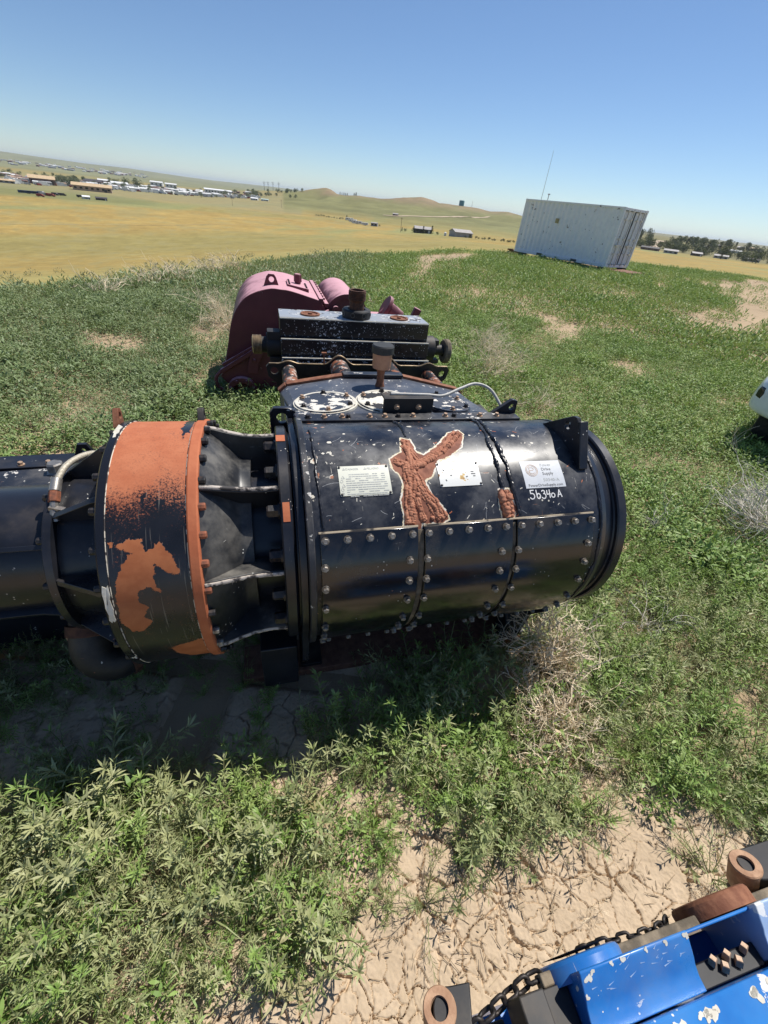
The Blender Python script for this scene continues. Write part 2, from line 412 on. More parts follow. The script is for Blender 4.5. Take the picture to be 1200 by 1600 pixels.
soil = np.array([.40, .30, .195]); gold = np.array([.36, .255, .085]); gold2 = np.array([.285, .235, .085]); grn = np.array([.19, .20, .085]); olive = np.array([.20, .195, .085]); brown = np.array([.25, .19, .115]); far = np.array([.20, .20, .11])
n_a = fbm(X / 45., Y / 45., 21)[..., None]; n_b = fbm(X / 170., Y / 170., 22)[..., None]; n_c = fbm(X / 14., Y / 14., 23)[..., None]
c = gold * (.86 + .28 * n_a) * np.ones_like(V).reshape(*X.shape, 3)
c = c + (gold2 - c) * sstep(.45, .65, n_b)
stk = fbm(azd * .9, np.log(RG_ + 1) * 16, 61)[..., None]; stk2 = fbm(azd * 2.3, np.log(RG_ + 1) * 42, 62)[..., None]
c = c * (.80 + .40 * stk) * (.86 + .28 * stk2)
c = c + (np.array([.26, .225, .10]) - c) * sstep(.52, .66, stk) * .6
c = c + (grn * 1.25 - c) * (.75 * sstep(.56, .70, fbm(X / 60. + 9, Y / 220., 31))[..., None])
# left slope just past the weeds: paler, greener
lf = (1 - sstep(2.2, 4.5, RG_ / e))[..., None]
c = c + (np.array([.32, .275, .105]) - c) * lf * .8
# dark green field in front of the town, greener strip nearer the ranch
gp = sdist([(-311, 367), (-286, 400), (-245, 470), (-300, 560), (-420, 590), (-560, 640), (-520, 430)], X, Y)[..., None]
c = c + (grn * .95 - c) * sstep(-15, 20, gp + (n_a - .5) * 60) * .85
town = (sstep(560, 700, RG_) * (1 - sstep(1250, 1700, RG_)))[..., None] * (azd < -13)[..., None]
c = c + (np.array([.26, .235, .125]) - c) * town * .75
up_ = sstep(560, 900, RG_)[..., None] * ((azd > -15) & (azd < 17))[..., None]
c = c + (olive * (.62 + .7 * n_a) - c) * up_
hcz = np.clip((Zg + 2) / 12, 0, 1)[..., None] * ((RG_ > 900) & (RG_ < 1700))[..., None]
c = c + (brown * (.75 + .5 * n_c) - c) * hcz * sstep(.36, .52, n_b * .4 + n_c * .6)
but = (np.exp(-((azd + 10.1) / .9) ** 2) * ((RG_ > 1100) & (RG_ < 1750)) * sstep(-2, 4, Zg))[..., None]
c = c + (np.array([.26, .19, .115]) - c) * .8 * np.clip(but, 0, 1)
fr = sstep(1300, 2100, RG_)[..., None]
c = c + (far * (.8 + .5 * n_b) - c) * fr
rt = (sstep(18, 23, azd) * sstep(800, 900, RG_))[..., None]
c = c + (np.array([.20, .18, .09]) - c) * rt
hill = (1 - sstep(.97, 1.05, RG_ / e))[..., None]
c = c + (soil - c) * hill
me = grid_mesh('ground', V, len(azs), len(rs), [])
attr_c(me, 'gcol', np.clip(c, 0, 1).reshape(-1, 3)); attr_f(me, 'hilltop', hill.ravel())
t = NT('ground'); g = t.attr('gcol', True)
n1 = t.noise(.35, 8, .6); n2 = t.noise(3.1, 7, .65); n3 = t.noise(.045, 6, .6)
v = t.math('ADD', t.math('MULTIPLY', n1, .45), t.math('ADD', t.math('MULTIPLY', n2, .3), t.math('MULTIPLY', n3, .45)))
k = t.N.new('ShaderNodeHueSaturation'); t.L.new(g, k.inputs['Color']); t.L.new(t.math('ADD', t.math('MULTIPLY', v, 1.1), .36), k.inputs['Value'])
tuft = t.math('MULTIPLY', t.ramp(t.noise(.9, 5, .7), .56, .66), .5)
col = t.mix(t.math('MULTIPLY', tuft, t.math('SUBTRACT', 1.0, t.attr('hilltop'))), k.outputs[0], (.17, .15, .055))
M['ground'] = t.bsdf(col, .95, 0, t.bump(n2, .05, .6), Specular_IOR_Level=.1)
me.materials.append(M['ground'])
tag(link('ground', me), kind='structure')

# --- cracked bare soil, real relief
def cracked(name, x0, x1, y0, y1, step, poly, cell, seed, margin=.22):
    xs = np.arange(x0, x1, step); ys = np.arange(y0, y1, step)
    Xp, Yp = np.meshgrid(xs, ys, indexing='ij')
    wx = Xp + (fbm(Xp * 9, Yp * 9, seed) - .5) * .07 + (fbm(Xp * 38, Yp * 38, seed + 3) - .5) * .024
    wy = Yp + (fbm(Xp * 9, Yp * 9, seed + 1) - .5) * .07 + (fbm(Xp * 38, Yp * 38, seed + 4) - .5) * .024
    def cells(sz, sd_):
        gx = wx / sz; gy = wy / sz; ix = np.floor(gx); iy = np.floor(gy)
        f1 = np.full(gx.shape, 9.); f2 = np.full(gx.shape, 9.); idn = np.zeros(gx.shape)
        for dx in (-1, 0, 1):
            for dy in (-1, 0, 1):
                cx = ix + dx; cy = iy + dy
                px = cx + .0 + 1.0 * hash2(cx, cy, sd_); py = cy + .0 + 1.0 * hash2(cx, cy, sd_ + 7)
                d = np.hypot(gx - px, gy - py); hid = hash2(cx, cy, sd_ + 13)
                nf = d < f1; f2 = np.where(nf, f1, np.minimum(f2, d)); idn = np.where(nf, hid, idn); f1 = np.where(nf, d, f1)
        return (f2 - f1) * sz * .5, idn
    d1, id1 = cells(cell * 1.3, seed + 20); d2, _ = cells(cell * .52, seed + 40)
    wv = fbm(Xp * 5, Yp * 5, seed + 50)
    w1 = .0004 + .0021 * sstep(.30, .54, wv) + .0016 * sstep(.6, .72, wv); w2 = .0021 * sstep(.48, .58, fbm(Xp * 6, Yp * 6, seed + 60))
    cr = np.maximum(1 - sstep(.55, 1.15, d1 / w1), .65 * np.where(w2 > .0004, 1 - sstep(.2, 1.0, d2 / np.maximum(w2, .0004)), 0))
    curl = .0006 * (1 - sstep(0, .02, d1)) * -1
    rough_ = (fbm(Xp * 20, Yp * 20, seed + 70) - .5) * .003 + (fbm(Xp * 80, Yp * 80, seed + 80, 3) - .5) * .0062
    m = sdist(poly, Xp, Yp) + (fbm(Xp * 6, Yp * 6, seed + 90) - .5) * .2
    z = .004 + (id1 - .5) * .0008 + rough_ + curl - .022 * cr + (fbm(Xp * 2, Yp * 2, seed + 95) - .5) * .018
    bd = np.minimum(np.minimum(Xp - x0, x1 - Xp), np.minimum(Yp - y0, y1 - Yp))
    z = z - .09 * (1 - sstep(.0, .12, bd))
    me = grid_mesh(name, np.stack([Xp, Yp, z], -1).reshape(-1, 3), len(xs), len(ys), M['soil'])
    return tag(link(name, me), kind='structure')
t = NT('dry_soil'); n1 = t.noise(5, 7, .6); n2 = t.noise(60, 5, .65)
col = t.mix(t.ramp(n1, .3, .7), (.45, .345, .235), (.54, .42, .295))
col = t.mix(t.math('MULTIPLY', t.ramp(n2, .5, .75), .35), col, (.30, .215, .14))
M['soil'] = t.bsdf(col, .95, 0, t.bump(n2, .003, .8), Specular_IOR_Level=.15)
cracked('bare_soil', -.80, 2.15, -.30, 1.35, .0031, DIRT_A, .13, 4)
cracked('shaded_soil', -2.1, .62, 1.355, 1.95, .010, DIRT_B, .12, 64)
cracked('shaded_soil', -2.4, -.955, .3, 1.345, .009, DIRT_B, .12, 94)
# ---------------------------------------------------------------- the big black pump
B0, ZC = 1.689, .861
PO = Vector((.75, 2.3, 0))                       # pump origin in (along axis, across, up)
pump = empty('pump', W(PO.x, PO.y, 0), AZ, 'black triplex pump with an orange and black gear ring and a rust-scarred drum', 'pump')
def mb(): return MB(PO)
def cp(a, th, R):
    t = radians(th); return Vector((a, B0 - R * cos(t), ZC + R * sin(t)))
def cn(th):
    t = radians(th); return Vector((0, -cos(t), sin(t)))

def hex_mesh(name, r, h, wr, wh, mat, n=6):
    b = MB()
    if wr: b.lathe([(0, wr), (wh, wr)], (0, 0, 0), (0, 0, 1), 12)
    b.lathe([(wh, r), (wh + h * .85, r), (wh + h, r * .82)], (0, 0, 0), (0, 0, 1), n)
    return b.mesh(name, mat, 30)
HX = dict(
    cover=hex_mesh('cover_bolt', .0125, .015, .0165, .004, M['bolt']),
    ring=hex_mesh('ring_bolt', .0155, .024, 0, 0, M['bolt_black'], 8),
    ring_rust=hex_mesh('ring_bolt_primer', .0155, .024, 0, 0, M['bolt_rust'], 8),
    ring_bare=hex_mesh('ring_bolt_bare', .0150, .024, 0, 0, M['bolt'], 8),
    big=hex_mesh('big_bolt', .027, .045, .034, .008, M['bolt_black']),
    nut=hex_mesh('frame_nut', .011, .014, .016, .003, M['bolt_tan']),
    nut_black=hex_mesh('frame_nut_black', .012, .013, .016, .003, M['bolt_black']),
    blue=hex_mesh('bare_nut', .012, .022, 0, 0, M['bolt_tan'], 4),
    pink=hex_mesh('pink_bolt', .02, .018, .026, .004, M['pink']))
def bolt(kind, pos, nrm, parent, off=None, spin=0.0, name='bolt'):
    o = bpy.data.objects.new(name, HX[kind]); COL.objects.link(o); o.parent = parent
    o.location = Vector(pos) - (PO if off is None else off)
    q = Vector(nrm).to_track_quat('Z', 'Y'); o.rotation_mode = 'QUATERNION'
    o.rotation_quaternion = q @ Euler((0, 0, spin)).to_quaternion()
    return o
RB = random.Random(5)

# --- drum shell, with the bare scar as a signed distance kept on its vertices
SCAR = [(.556, 84.5), (.595, 83.0), (.601, 74.0), (.631, 71.9), (.71, 77.7), (.806, 89.2), (.862, 91.8), (.872, 87.4), (.823, 76.2), (.748, 70.5), (.685, 68.0), (.646, 59.9), (.608, 57.8), (.624, 50.5), (.67, 44.6), (.695, 39.0), (.664, 37.8), (.571, 37.9), (.561, 31.9), (.549, 34.7), (.544, 37.1), (.495, 37.8), (.498, 44.4), (.49, 49.2), (.511, 55.4), (.506, 60.7), (.476, 64.8), (.472, 69.9), (.508, 72.5), (.533, 74.3)]
SCAR2 = [(.943, 51.5), (.993, 51.2), (1.009, 44.5), (1.023, 41.5), (.997, 36.7), (.946, 37.8), (.938, 44.2)]
RD = .535
na, nt = 340, 300
aa = np.linspace(.12, 1.47, na); th = np.concatenate([np.linspace(-60, 130, 240), np.linspace(130, 300, 61)[1:]])
A_, T_ = np.meshgrid(aa, th, indexing='ij')
s1 = lambda p: [(a, RD * radians(t)) for a, t in p]
Sarc = RD * np.radians(T_)
sd = np.maximum(sdist(s1(SCAR), A_, Sarc), sdist(s1(SCAR2), A_, Sarc))
lump = (fbm(A_ * 45, Sarc * 45, 4) - .5) * .006 * sstep(0, .015, sd)
Rr = RD + lump
V = np.stack([A_ - PO.x, B0 - Rr * np.cos(np.radians(T_)) - PO.y, ZC + Rr * np.sin(np.radians(T_))], -1).reshape(-1, 3)
t = NT('drum_paint')
jag = t.math('MULTIPLY', t.math('SUBTRACT', t.noise(42, 5, .65), .5), .024)
f = t.math('ADD', t.attr('scar'), jag)
n1 = t.noise(26, 9, .60); n0 = t.noise(2.6, 3, .5)
nn = t.math('ADD', t.math('MULTIPLY', n1, .75), t.math('MULTIPLY', n0, .35))
chip = t.ramp(nn, .682, .692)
fl = t.math('MULTIPLY', t.math('LESS_THAN', t.voro(30), .12), t.ramp(t.noise(4.5, 2), .57, .62))
sc1 = t.ramp(t.noise(9, 5, .6, t.scaled((1, 1, 15), (.5, .9, .4))), .70, .72)
sc2 = t.ramp(t.noise(7, 5, .6, t.scaled((18, 1, 1), (.3, .5, 1.1))), .70, .715)
scr = t.math('MULTIPLY', t.math('MAXIMUM', sc1, sc2), .55)
base = t.mix(t.ramp(t.noise(4, 5), .35, .7), (.0085, .0105, .017), (.015, .0185, .028))
dull = t.math('MULTIPLY', t.ramp(t.normal_z(), .1, .95), t.ramp(t.noise(5, 8, .68), .38, .72))
col = t.mix(t.math('MULTIPLY', dull, .24), base, (.34, .33, .32))
chipcol = t.mix(t.ramp(t.noise(13, 2), .60, .63), (.66, .62, .52), (.36, .15, .08))
col = t.mix(t.math('MAXIMUM', chip, t.math('MAXIMUM', fl, scr), clamp=True), col, chipcol)
bare = t.mix(t.ramp(t.noise(26, 5), .35, .65), (.19, .065, .037), (.30, .115, .066))
rim = t.ramp(f, -.0075, -.0060); core = t.ramp(f, -.0005, .0010)
col = t.mix(rim, col, t.mix(t.ramp(t.noise(30, 2), .4, .6), (.72, .62, .42), (.74, .70, .60)))
col = t.mix(core, col, bare)
rg = t.mixf(t.noise(5, 6), .17, .36); rg = t.mixf(t.math('MULTIPLY', dull, .6), rg, .55); rg = t.mixf(rim, rg, .8)
hh = t.math('ADD', t.math('MULTIPLY', t.math('MAXIMUM', chip, rim), -1.0), t.math('MULTIPLY', t.noise(9, 3), .6))
M['drum'] = t.bsdf(col, rg, 0, t.bump(hh, .0007, .7))
# theta runs across, so wrap it through the last column by adding the first again
me = grid_mesh('drum_housing', V, na, nt, M['drum'])
attr_f(me, 'scar', np.clip(sd, -.2, .2).ravel())
drum = link('drum_housing', me, pump)

# weld beads laid over the scar and the two old seams
def bead(path, r, seed, wob=.35, n=7, R=RD, step=.006):
    pts = []; rs = []
    P2 = [(a, radians(t_) * R) for a, t_ in path]
    for i in range(len(P2) - 1):
        (x0, y0), (x1, y1) = P2[i], P2[i + 1]; L = hypot(x1 - x0, y1 - y0); k = max(2, int(L / step))
        for j in range(k):
            f_ = j / k; pts.append((x0 + (x1 - x0) * f_, y0 + (y1 - y0) * f_))
    pts.append(P2[-1]); out = []
    rr = random.Random(seed); ph = rr.random() * 6
    for i, (x, s) in enumerate(pts):
        w = 1 + wob * (abs(sin(i * 1.05 + ph)) - .5) + (rr.random() - .5) * .3 + (float(vnoise(i * .21, seed + 9)) - .5) * .9
        x += (vnoise(i * .13, seed) - .5) * r * 1.3
        rs.append(r * w); out.append(cp(float(x), degrees(s / R), R + r * .12))
    return out, rs, n
b = mb()
BEADS = [([(.565, 83), (.568, 72), (.555, 62), (.535, 50), (.53, 38.5)], .017), ([(.535, 66), (.53, 55), (.515, 44), (.512, 38.5)], .015),
         ([(.845, 89.5), (.77, 80), (.70, 73), (.61, 67.5), (.56, 66)], .019), ([(.80, 83), (.73, 75.5), (.65, 69.5)], .012), ([(.49, 69), (.53, 67), (.59, 65)], .016),
         ([(.57, 62), (.595, 54), (.635, 47), (.675, 40)], .016), ([(.575, 55), (.60, 49), (.63, 43), (.655, 39.5)], .013), ([(.56, 50), (.57, 44), (.58, 39)], .013),
         ([(.545, 79), (.575, 75), (.60, 69)], .012)]
for i, (p_, r_) in enumerate(BEADS):
    for k in range(3):       # each run is three thin passes side by side
        o2 = (k - 1) * .62 * r_
        pk = []
        for j, (a_, t_) in enumerate(p_):
            (ua, ut), (va, vt) = p_[max(j - 1, 0)], p_[min(j + 1, len(p_) - 1)]; dx, dy = va - ua, radians(vt - ut) * RD; L_ = hypot(dx, dy) + 1e-9
            pk.append((a_ - dy / L_ * o2, t_ + degrees(dx / L_ * o2 / RD)))
        o_, rs_, n_ = bead(pk, r_ * (.42 + .16 * RB.random()), 3 + i * 5 + k, .30, 7, RD - r_ * .2, .0037); b.tube(o_, r_, n_, True, rs_)
for i in range(26):
    a_ = RB.uniform(.50, .70); t_ = RB.uniform(40, 76)
    if sdist([(x, y / 60) for x, y in SCAR], np.array([[a_]]), np.array([[t_ / 60]]))[0, 0] < .02: continue
    r_ = RB.uniform(.006, .012); b.lathe([(0, r_), (.004, r_ * .9), (.007, r_ * .5)], cp(a_, t_, RD), cn(t_), 7)
b.build('weld_scar', M['weld'], drum, 60)
b = mb()
for i, p_ in enumerate([[(.955, 51), (.96, 44), (.968, 38)], [(.985, 50), (.99, 44), (.985, 38)], [(.97, 50.5), (.975, 38)]]):
    o_, rs_, n_ = bead(p_, .013, 40 + i, .45); b.tube(o_, .012, n_, True, rs_)
b.build('weld_patch', M['weld'], drum, 60)
for i, p_ in enumerate([[(.583, 112), (.585, 96), (.578, 86)], [(1.03, 112), (.972, 80), (.966, 64), (.965, 52)], [(1.03, 104), (1.005, 76), (1.015, 50), (1.027, 39)], [(1.012, 72), (1.02, 50), (1.035, 39)], [(.152, 95), (.153, 60), (.163, 39)], [(1.452, 85), (1.455, 50), (1.455, 10), (1.45, -15)]]):
    b = mb(); o_, rs_, n_ = bead(p_, [.008, .009, .010, .007, .006, .006][i], 60 + i, .16); b.tube(o_, .01, n_, True, rs_)
    b.build('weld_seam', M['black'], drum, 60)

# end collar and the right-hand flange
b = mb(); b.lathe([(1.455, .539), (1.462, .541), (1.490, .532), (1.497, .505), (1.56, .500), (1.566, .505)], (0, B0, ZC), (1, 0, 0), 96, False); b.build('end_collar', M['black'], pump, 25)
b = mb(); b.lathe([(1.566, .470), (1.566, .520), (1.572, .526), (1.612, .526), (1.618, .520), (1.618, .40), (1.605, .39), (1.605, .0)], (0, B0, ZC), (1, 0, 0), 96, False); fl_r = b.build('end_flange', M['black'], pump, 25)
for k in range(16):
    t_ = -11 + 22.5 * k; bolt('ring_rust' if k in (4, 5) else 'ring', cp(1.618, t_, .487), (1, 0, 0), fl_r, spin=RB.random())
b = mb(); b.lathe([(.122, .53), (.122, .560), (.118, .563), (.098, .563), (.094, .558), (.094, .50), (.062, .495)], (0, B0, ZC), (1, 0, 0), 96, False)
b.build('drum_lip', M['black_worn'], pump, 25)

# bolted cover panels round the front of the drum
def shell(b, a0, a1, t0, t1, R0, R1, n=22, rnd=.0):
    vs = []; fs = []
    for i in range(n + 1):
        t_ = t0 + (t1 - t0) * i / n
        for a_, R_ in ((a0, R0), (a1, R0), (a1, R1), (a0, R1)): vs.append(cp(a_, t_, R_))
    for i in range(n):
        for j in range(4): fs.append((i * 4 + j, i * 4 + (j + 1) % 4, (i + 1) * 4 + (j + 1) % 4, (i + 1) * 4 + j))
    fs += [(0, 3, 2, 1), (n * 4, n * 4 + 1, n * 4 + 2, n * 4 + 3)]
    b.add(vs, fs)
COLS = [(.143, .547, [.163, .251, .342, .432, .521], (.157, .508)), (.576, .985, [.592, .682, .772, .861, .948], (.572 + .012, .93)), (1.007, 1.405, [1.024, 1.114, 1.207, 1.296, 1.386], (1.01, 1.372))]
for a0, a1, top, sides in COLS:
    b = mb(); shell(b, a0, a1, -47, 36.8, .530, .555)
    c = b.build('cover_panel', M['gloss'], pump, 30, .003)
    for a_ in top: bolt('cover', cp(a_, 33.8, .555), cn(33.8), c, spin=RB.random())
    for a_ in sides:
        for t_ in (22.6, 12.9, 2.3, -11, -22, -33): bolt('cover', cp(a_, t_, .555), cn(t_), c, spin=RB.random())
    for k in range(4): bolt('cover', cp(a0 + (a1 - a0) * (k + .5) / 4, -44, .555), cn(-44), c, spin=RB.random())
b = mb()
shell(b, .549, .574, -46, 35.5, .530, .542); shell(b, .987, 1.005, -46, 35.5, .530, .542)
b.build('cover_joint', M['grime'], pump, 30)
b = mb(); shell(b, .14, .55, 36.8, 37.5, .530, .5475, 2); shell(b, .575, 1.408, 36.8, 37.5, .530, .547, 2)
M['sealant'] = simple('old_sealant', (.62, .50, .34), (.05, .045, .04), .7, 0, 9, .001, lo=.50, hi=.60)
b.build('sealant', M['sealant'], pump, 30)

# --- gear ring
ring_me_n, ring_t = 90, 420
aa = np.linspace(-.594, -.332, ring_me_n); th = np.linspace(0, 360, ring_t, endpoint=False)
A_, T_ = np.meshgrid(aa, th, indexing='ij'); Tw = np.where(T_ > 220, T_ - 360, T_)
PATCH = [(-.600, 39.9), (-.562, 39.7), (-.580, 38.0), (-.52, 40.3), (-.482, 40.0), (-.472, 35.4), (-.45, 36.2), (-.427, 39.0), (-.391, 33.7), (-.363, 25.7), (-.385, 25.4), (-.446, 30.2), (-.456, 25.1), (-.437, 18.9), (-.482, 21.7), (-.514, 19.9), (-.516, 15.9), (-.49, 13.1), (-.51, 8.9), (-.48, 6.3), (-.526, 1.2), (-.56, 1.9), (-.589, 6.9), (-.585, 15.7), (-.578, 25.5), (-.546, 32.2), (-.519, 34.9)]
RG = .55
q = lambda p: [(a, RG * radians(t_)) for a, t_ in p]
S_ = RG * np.radians(Tw)
sdp = sdist(q(PATCH), A_, S_)
low = sdist(q([(-.46, -13), (-.33, -8), (-.33, -30), (-.40, -30), (-.45, -20)]), A_, S_)
blk = sdist(q([(-.375, 118), (-.34, 118), (-.34, 90), (-.352, 92), (-.36, 84), (-.37, 92), (-.378, 96)]), A_, S_)
blk = np.maximum(blk, np.maximum(sdist(q([(-.485, 56.5), (-.472, 57.5), (-.468, 53), (-.480, 52)]), A_, S_), sdist(q([(-.435, 54.5), (-.405, 55), (-.398, 52.5), (-.42, 51), (-.44, 52.5)]), A_, S_)))
fade = sstep(43, 70, Tw + 2 * np.sin(A_ * 20))
V = np.stack([A_ - PO.x, B0 - RG * np.cos(np.radians(Tw)) - PO.y, ZC + RG * np.sin(np.radians(Tw))], -1)
t = NT('gear_ring_paint')
jag = t.math('MULTIPLY', t.math('SUBTRACT', t.noise(44, 7, .68), .5), .042)
pat = t.ramp(t.math('ADD', t.attr('patch'), jag), 0, .0012)
spk = t.math('ADD', t.math('MULTIPLY', t.math('SUBTRACT', t.noise(150, 4, .75), .5), 2.3), t.math('MULTIPLY', t.math('SUBTRACT', t.noise(9, 4, .6), .5), 1.0))
fd = t.ramp(t.math('ADD', t.attr('fade'), spk), .22, .82)
bk = t.ramp(t.math('ADD', t.attr('black_area'), jag), 0, .0012)
og = t.mix(t.ramp(t.noise(12, 6, .6), .3, .7), (.43, .122, .048), (.50, .165, .072))
og = t.mix(t.math('MULTIPLY', t.ramp(t.noise(140, 3), .45, .75), .4), og, (.30, .085, .035))
og2 = t.mix(t.ramp(t.noise(16, 6, .6), .3, .7), (.36, .105, .035), (.45, .15, .055))
bl = t.mix(t.ramp(t.noise(5, 5), .35, .7), (.010, .011, .014), (.018, .019, .024))
line = t.ramp(t.noise(4, 2, .5, t.scaled((34, 1, 1))), .66, .67)
bl = t.mix(t.math('MULTIPLY', line, .22), bl, (.4, .36, .3))
col = t.mix(fd, bl, og); col = t.mix(pat, col, og2); col = t.mix(bk, col, bl)
isor = t.math('MAXIMUM', fd, pat); isor = t.math('MULTIPLY', isor, t.math('SUBTRACT', 1.0, bk))
stain = t.math('MULTIPLY', t.ramp(t.noise(7, 6, .65), .60, .66), .35)
col = t.mix(t.math('MULTIPLY', stain, isor), col, (.2, .07, .04))
h = t.math('ADD', t.math('MULTIPLY', pat, -1.0), t.math('MULTIPLY', t.noise(60, 4), .6))
M['ring'] = t.bsdf(col, t.mixf(isor, t.mixf(t.noise(6, 5), .2, .38), .72), 0, t.bump(h, .0006, .6))
Vt = np.transpose(V, (1, 0, 2)).reshape(-1, 3)
me = grid_mesh('gear_ring', Vt, ring_t, ring_me_n, M['ring'], wrap_u=True)
attr_f(me, 'patch', np.maximum(sdp, low).T.ravel()); attr_f(me, 'fade', fade.T.ravel()); attr_f(me, 'black_area', blk.T.ravel())
ring = link('gear_ring', me, pump)
b = mb(); b.lathe([(-.331, .545), (-.331, .556), (-.326, .559), (-.297, .559), (-.291, .553), (-.291, .36)], (0, B0, ZC), (1, 0, 0), 128, False)
rim = b.build('ring_flange', M['orange'], ring, 30)
b = mb(); b.lathe([(-.595, .548), (-.597, .556), (-.622, .556), (-.628, .550), (-.628, .30)], (0, B0, ZC), (1, 0, 0), 128, False)
t = NT('ring_rim_paint'); x_ = t.xyz()
pw = t.math('MULTIPLY', t.ramp(t.noise(7, 5, .6), .60, .605), 1.0)
rimcol = t.mix(t.math('MAXIMUM', t.math('MULTIPLY', pw, t.math('GREATER_THAN', t.noise(2.2, 1), .60)), 0.0), (.011, .012, .016), (.72, .71, .68))
M['rim'] = t.bsdf(rimcol, .25, 0, t.bump(pw, -.0006, .5))
rim_l = b.build('ring_rim', M['rim'], ring, 30)
M['edge_line'] = simple('chipped_edge', (.60, .54, .44), (.04, .03, .03), .7, 0, 30, .0005, lo=.47, hi=.55)
for a_, R_ in ((-.5955, .5515), (-.3325, .5515)):
    b = mb(); b.tube([cp(a_, t_, R_) for t_ in range(-40, 141, 3)], .0022, 5, False); b.build('chipped_edge', M['edge_line'], ring, 0)
def flake(b, P_, R0=.5545, R1=.5582):
    b.prism(P_, lambda u, v, d: cp(u, v, d), R0, R1)
# chalky white flake low on the rim, a thin scab of old paint
b = mb()
flake(b, [(-.618, 24.0), (-.606, 23.2), (-.600, 24.2), (-.598, 20.0), (-.602, 18.6), (-.600, 16.5), (-.597, 14.2), (-.6005, 12.0), (-.599, 9.4), (-.604, 8.6), (-.609, 9.2), (-.613, 8.4), (-.620, 9.6), (-.6165, 12), (-.621, 15), (-.6195, 18), (-.622, 21)]); b.build('paint_flake', M['cream'], rim_l, 0)
b = mb(); flake(b, [(-.622, 100), (-.600, 97), (-.603, 94), (-.599, 91), (-.606, 89.5), (-.603, 87), (-.612, 86.5), (-.615, 90), (-.621, 91)]); b.build('paint_flake', M['cream'], rim_l, 0)
for k in range(32):
    t_ = -16 + 11.25 * k - .3
    kind = 'ring_rust' if (3 < t_ < 52 and k not in (2,)) else ('ring_bare' if -30 < t_ < 0 else 'ring')
    bolt(kind, cp(-.291, t_, .541), (1, 0, 0), rim, spin=RB.random())
for k in range(24):
    bolt('ring', cp(-.628, 7 + 15 * k, .528), (-1, 0, 0), rim_l, spin=RB.random())
b = mb()
def lug2(b, a, th_, w, hgt, thick, hole):
    base = [(-w, -.02), (w, -.02), (w * .55, hgt * .75), (w * .3, hgt), (-w * .3, hgt), (-w * .55, hgt * .75)]
    n_ = cn(th_); tg = Vector((0, sin(radians(th_)), cos(radians(th_)))); c0 = cp(a, th_, .55)
    b.prism(base, lambda u, v, d: c0 + tg * u + n_ * v + Vector((d, 0, 0)), -thick / 2, thick / 2, [circle(0, hgt * .5, hole, 12)[::-1]])
lug2(b, -.655, 111, .045, .06, .022, .014); b.build('ring_lug', M['rust'], ring, 30, .002)
b = mb(); lug2(b, -.315, 110, .045, .06, .026, .016); b.build('ring_lug', M['black_flat'], ring, 30, .002)

# --- ribbed bell between ring and drum
bell = mb(); bell.lathe([(-.291, .535), (-.24, .49), (-.19, .435), (-.165, .405), (-.150, .398), (-.115, .396), (-.115, .372), (-.155, .372)], (0, B0, ZC), (1, 0, 0), 96, False)
bell = bell.build('bell_housing', M['black_bell'], pump, 45)
b = mb(); b.lathe([(-.29, .345), (.01, .345)], (0, B0, ZC), (1, 0, 0), 64, False); b.build('inner_sleeve', M['black'], bell, 30)
for k in range(9):
    th_ = 19.5 + 40 * k; tg = Vector((0, sin(radians(th_)), cos(radians(th_))))
    n_ = cn(th_); c0 = Vector((0, B0, ZC))
    prof = [(-.291, .40), (-.291, .541), (-.255, .535), (-.20, .518), (-.14, .503), (-.08, .497), (.0, .500), (.0, .34), (-.16, .34)]
    b = mb(); b.prism(prof, lambda u, v, d: c0 + Vector((u, 0, 0)) + n_ * v + tg * d, -.013, .013)
    rb_ = b.build('rib', M['black_bell'], bell, 30, .003)
    b = mb(); b.tube([c0 + Vector((u, 0, 0)) + n_ * (v + .001) for u, v in prof[1:7]], .0085, 6); b.build('rib_edge', M['rib_edge'], rb_, 60)
b = mb(); b.lathe([(.0, .35), (.0, .515), (.006, .523), (.042, .523), (.046, .518), (.056, .49), (.095, .49)], (0, B0, ZC), (1, 0, 0), 96, False)
disc = b.build('drum_flange', M['black'], pump, 28)
for k in range(16): bolt('big', cp(.0, 5 + 22.2 * k if k < 5 else 5 + 22.5 * k, .462), (-1, 0, 0), disc, spin=RB.random())
b = mb(); shell(b, .002, .040, 86.5, 92.5, .519, .5255, 3); shell(b, .010, .037, 43, 51.5, .519, .5255, 4); b.build('primer_patch', M['orange'], disc, 0)
# frame side plate with its foot
yz = lambda u, v, d: Vector((d, u, v))
fo = [(B0 + .53 * cos(radians(180 - t_)), ZC + .53 * sin(radians(180 - t_))) for t_ in range(-25, 85, 6)]
pl = [(1.45, .05), (1.22, .42)] + fo + [(2.10, 1.30), (2.58, 1.24), (2.62, .05)]
b = mb(); b.prism(pl, yz, .062, .092); b.build('side_plate', M['black'], pump, 30, .003)
b = mb(); b.prism([(1.55, .05), (1.30, .42), (1.6, .55), (2.62, .9), (2.62, .05)], yz, 1.455, 1.485); b.build('side_plate', M['black'], pump, 30, .003)
b = mb(); b.box(.06, .18, 1.42, 2.6, .045, .07); b.box(1.40, 1.53, 1.42, 2.6, .045, .07); b.build('foot', M['black_flat'], pump, 30, .003)
b = mb(); b.prism([(1.50, .05), (1.43, .05), (1.40, .20), (1.52, .34)], yz, 1.33, 1.36); b.prism([(1.33, .34), (1.52, .34), (1.485, .06), (1.42, .06)], lambda u, v, d: Vector((u, d, v)), 1.425, 1.45); b.build('gusset', M['black_flat'], pump, 30, .002)
b = mb(); b.box(.095, 1.45, 1.75, 2.60, .18, 1.15); b.build('crank_case', M['black_flat'], pump, 30, .006)
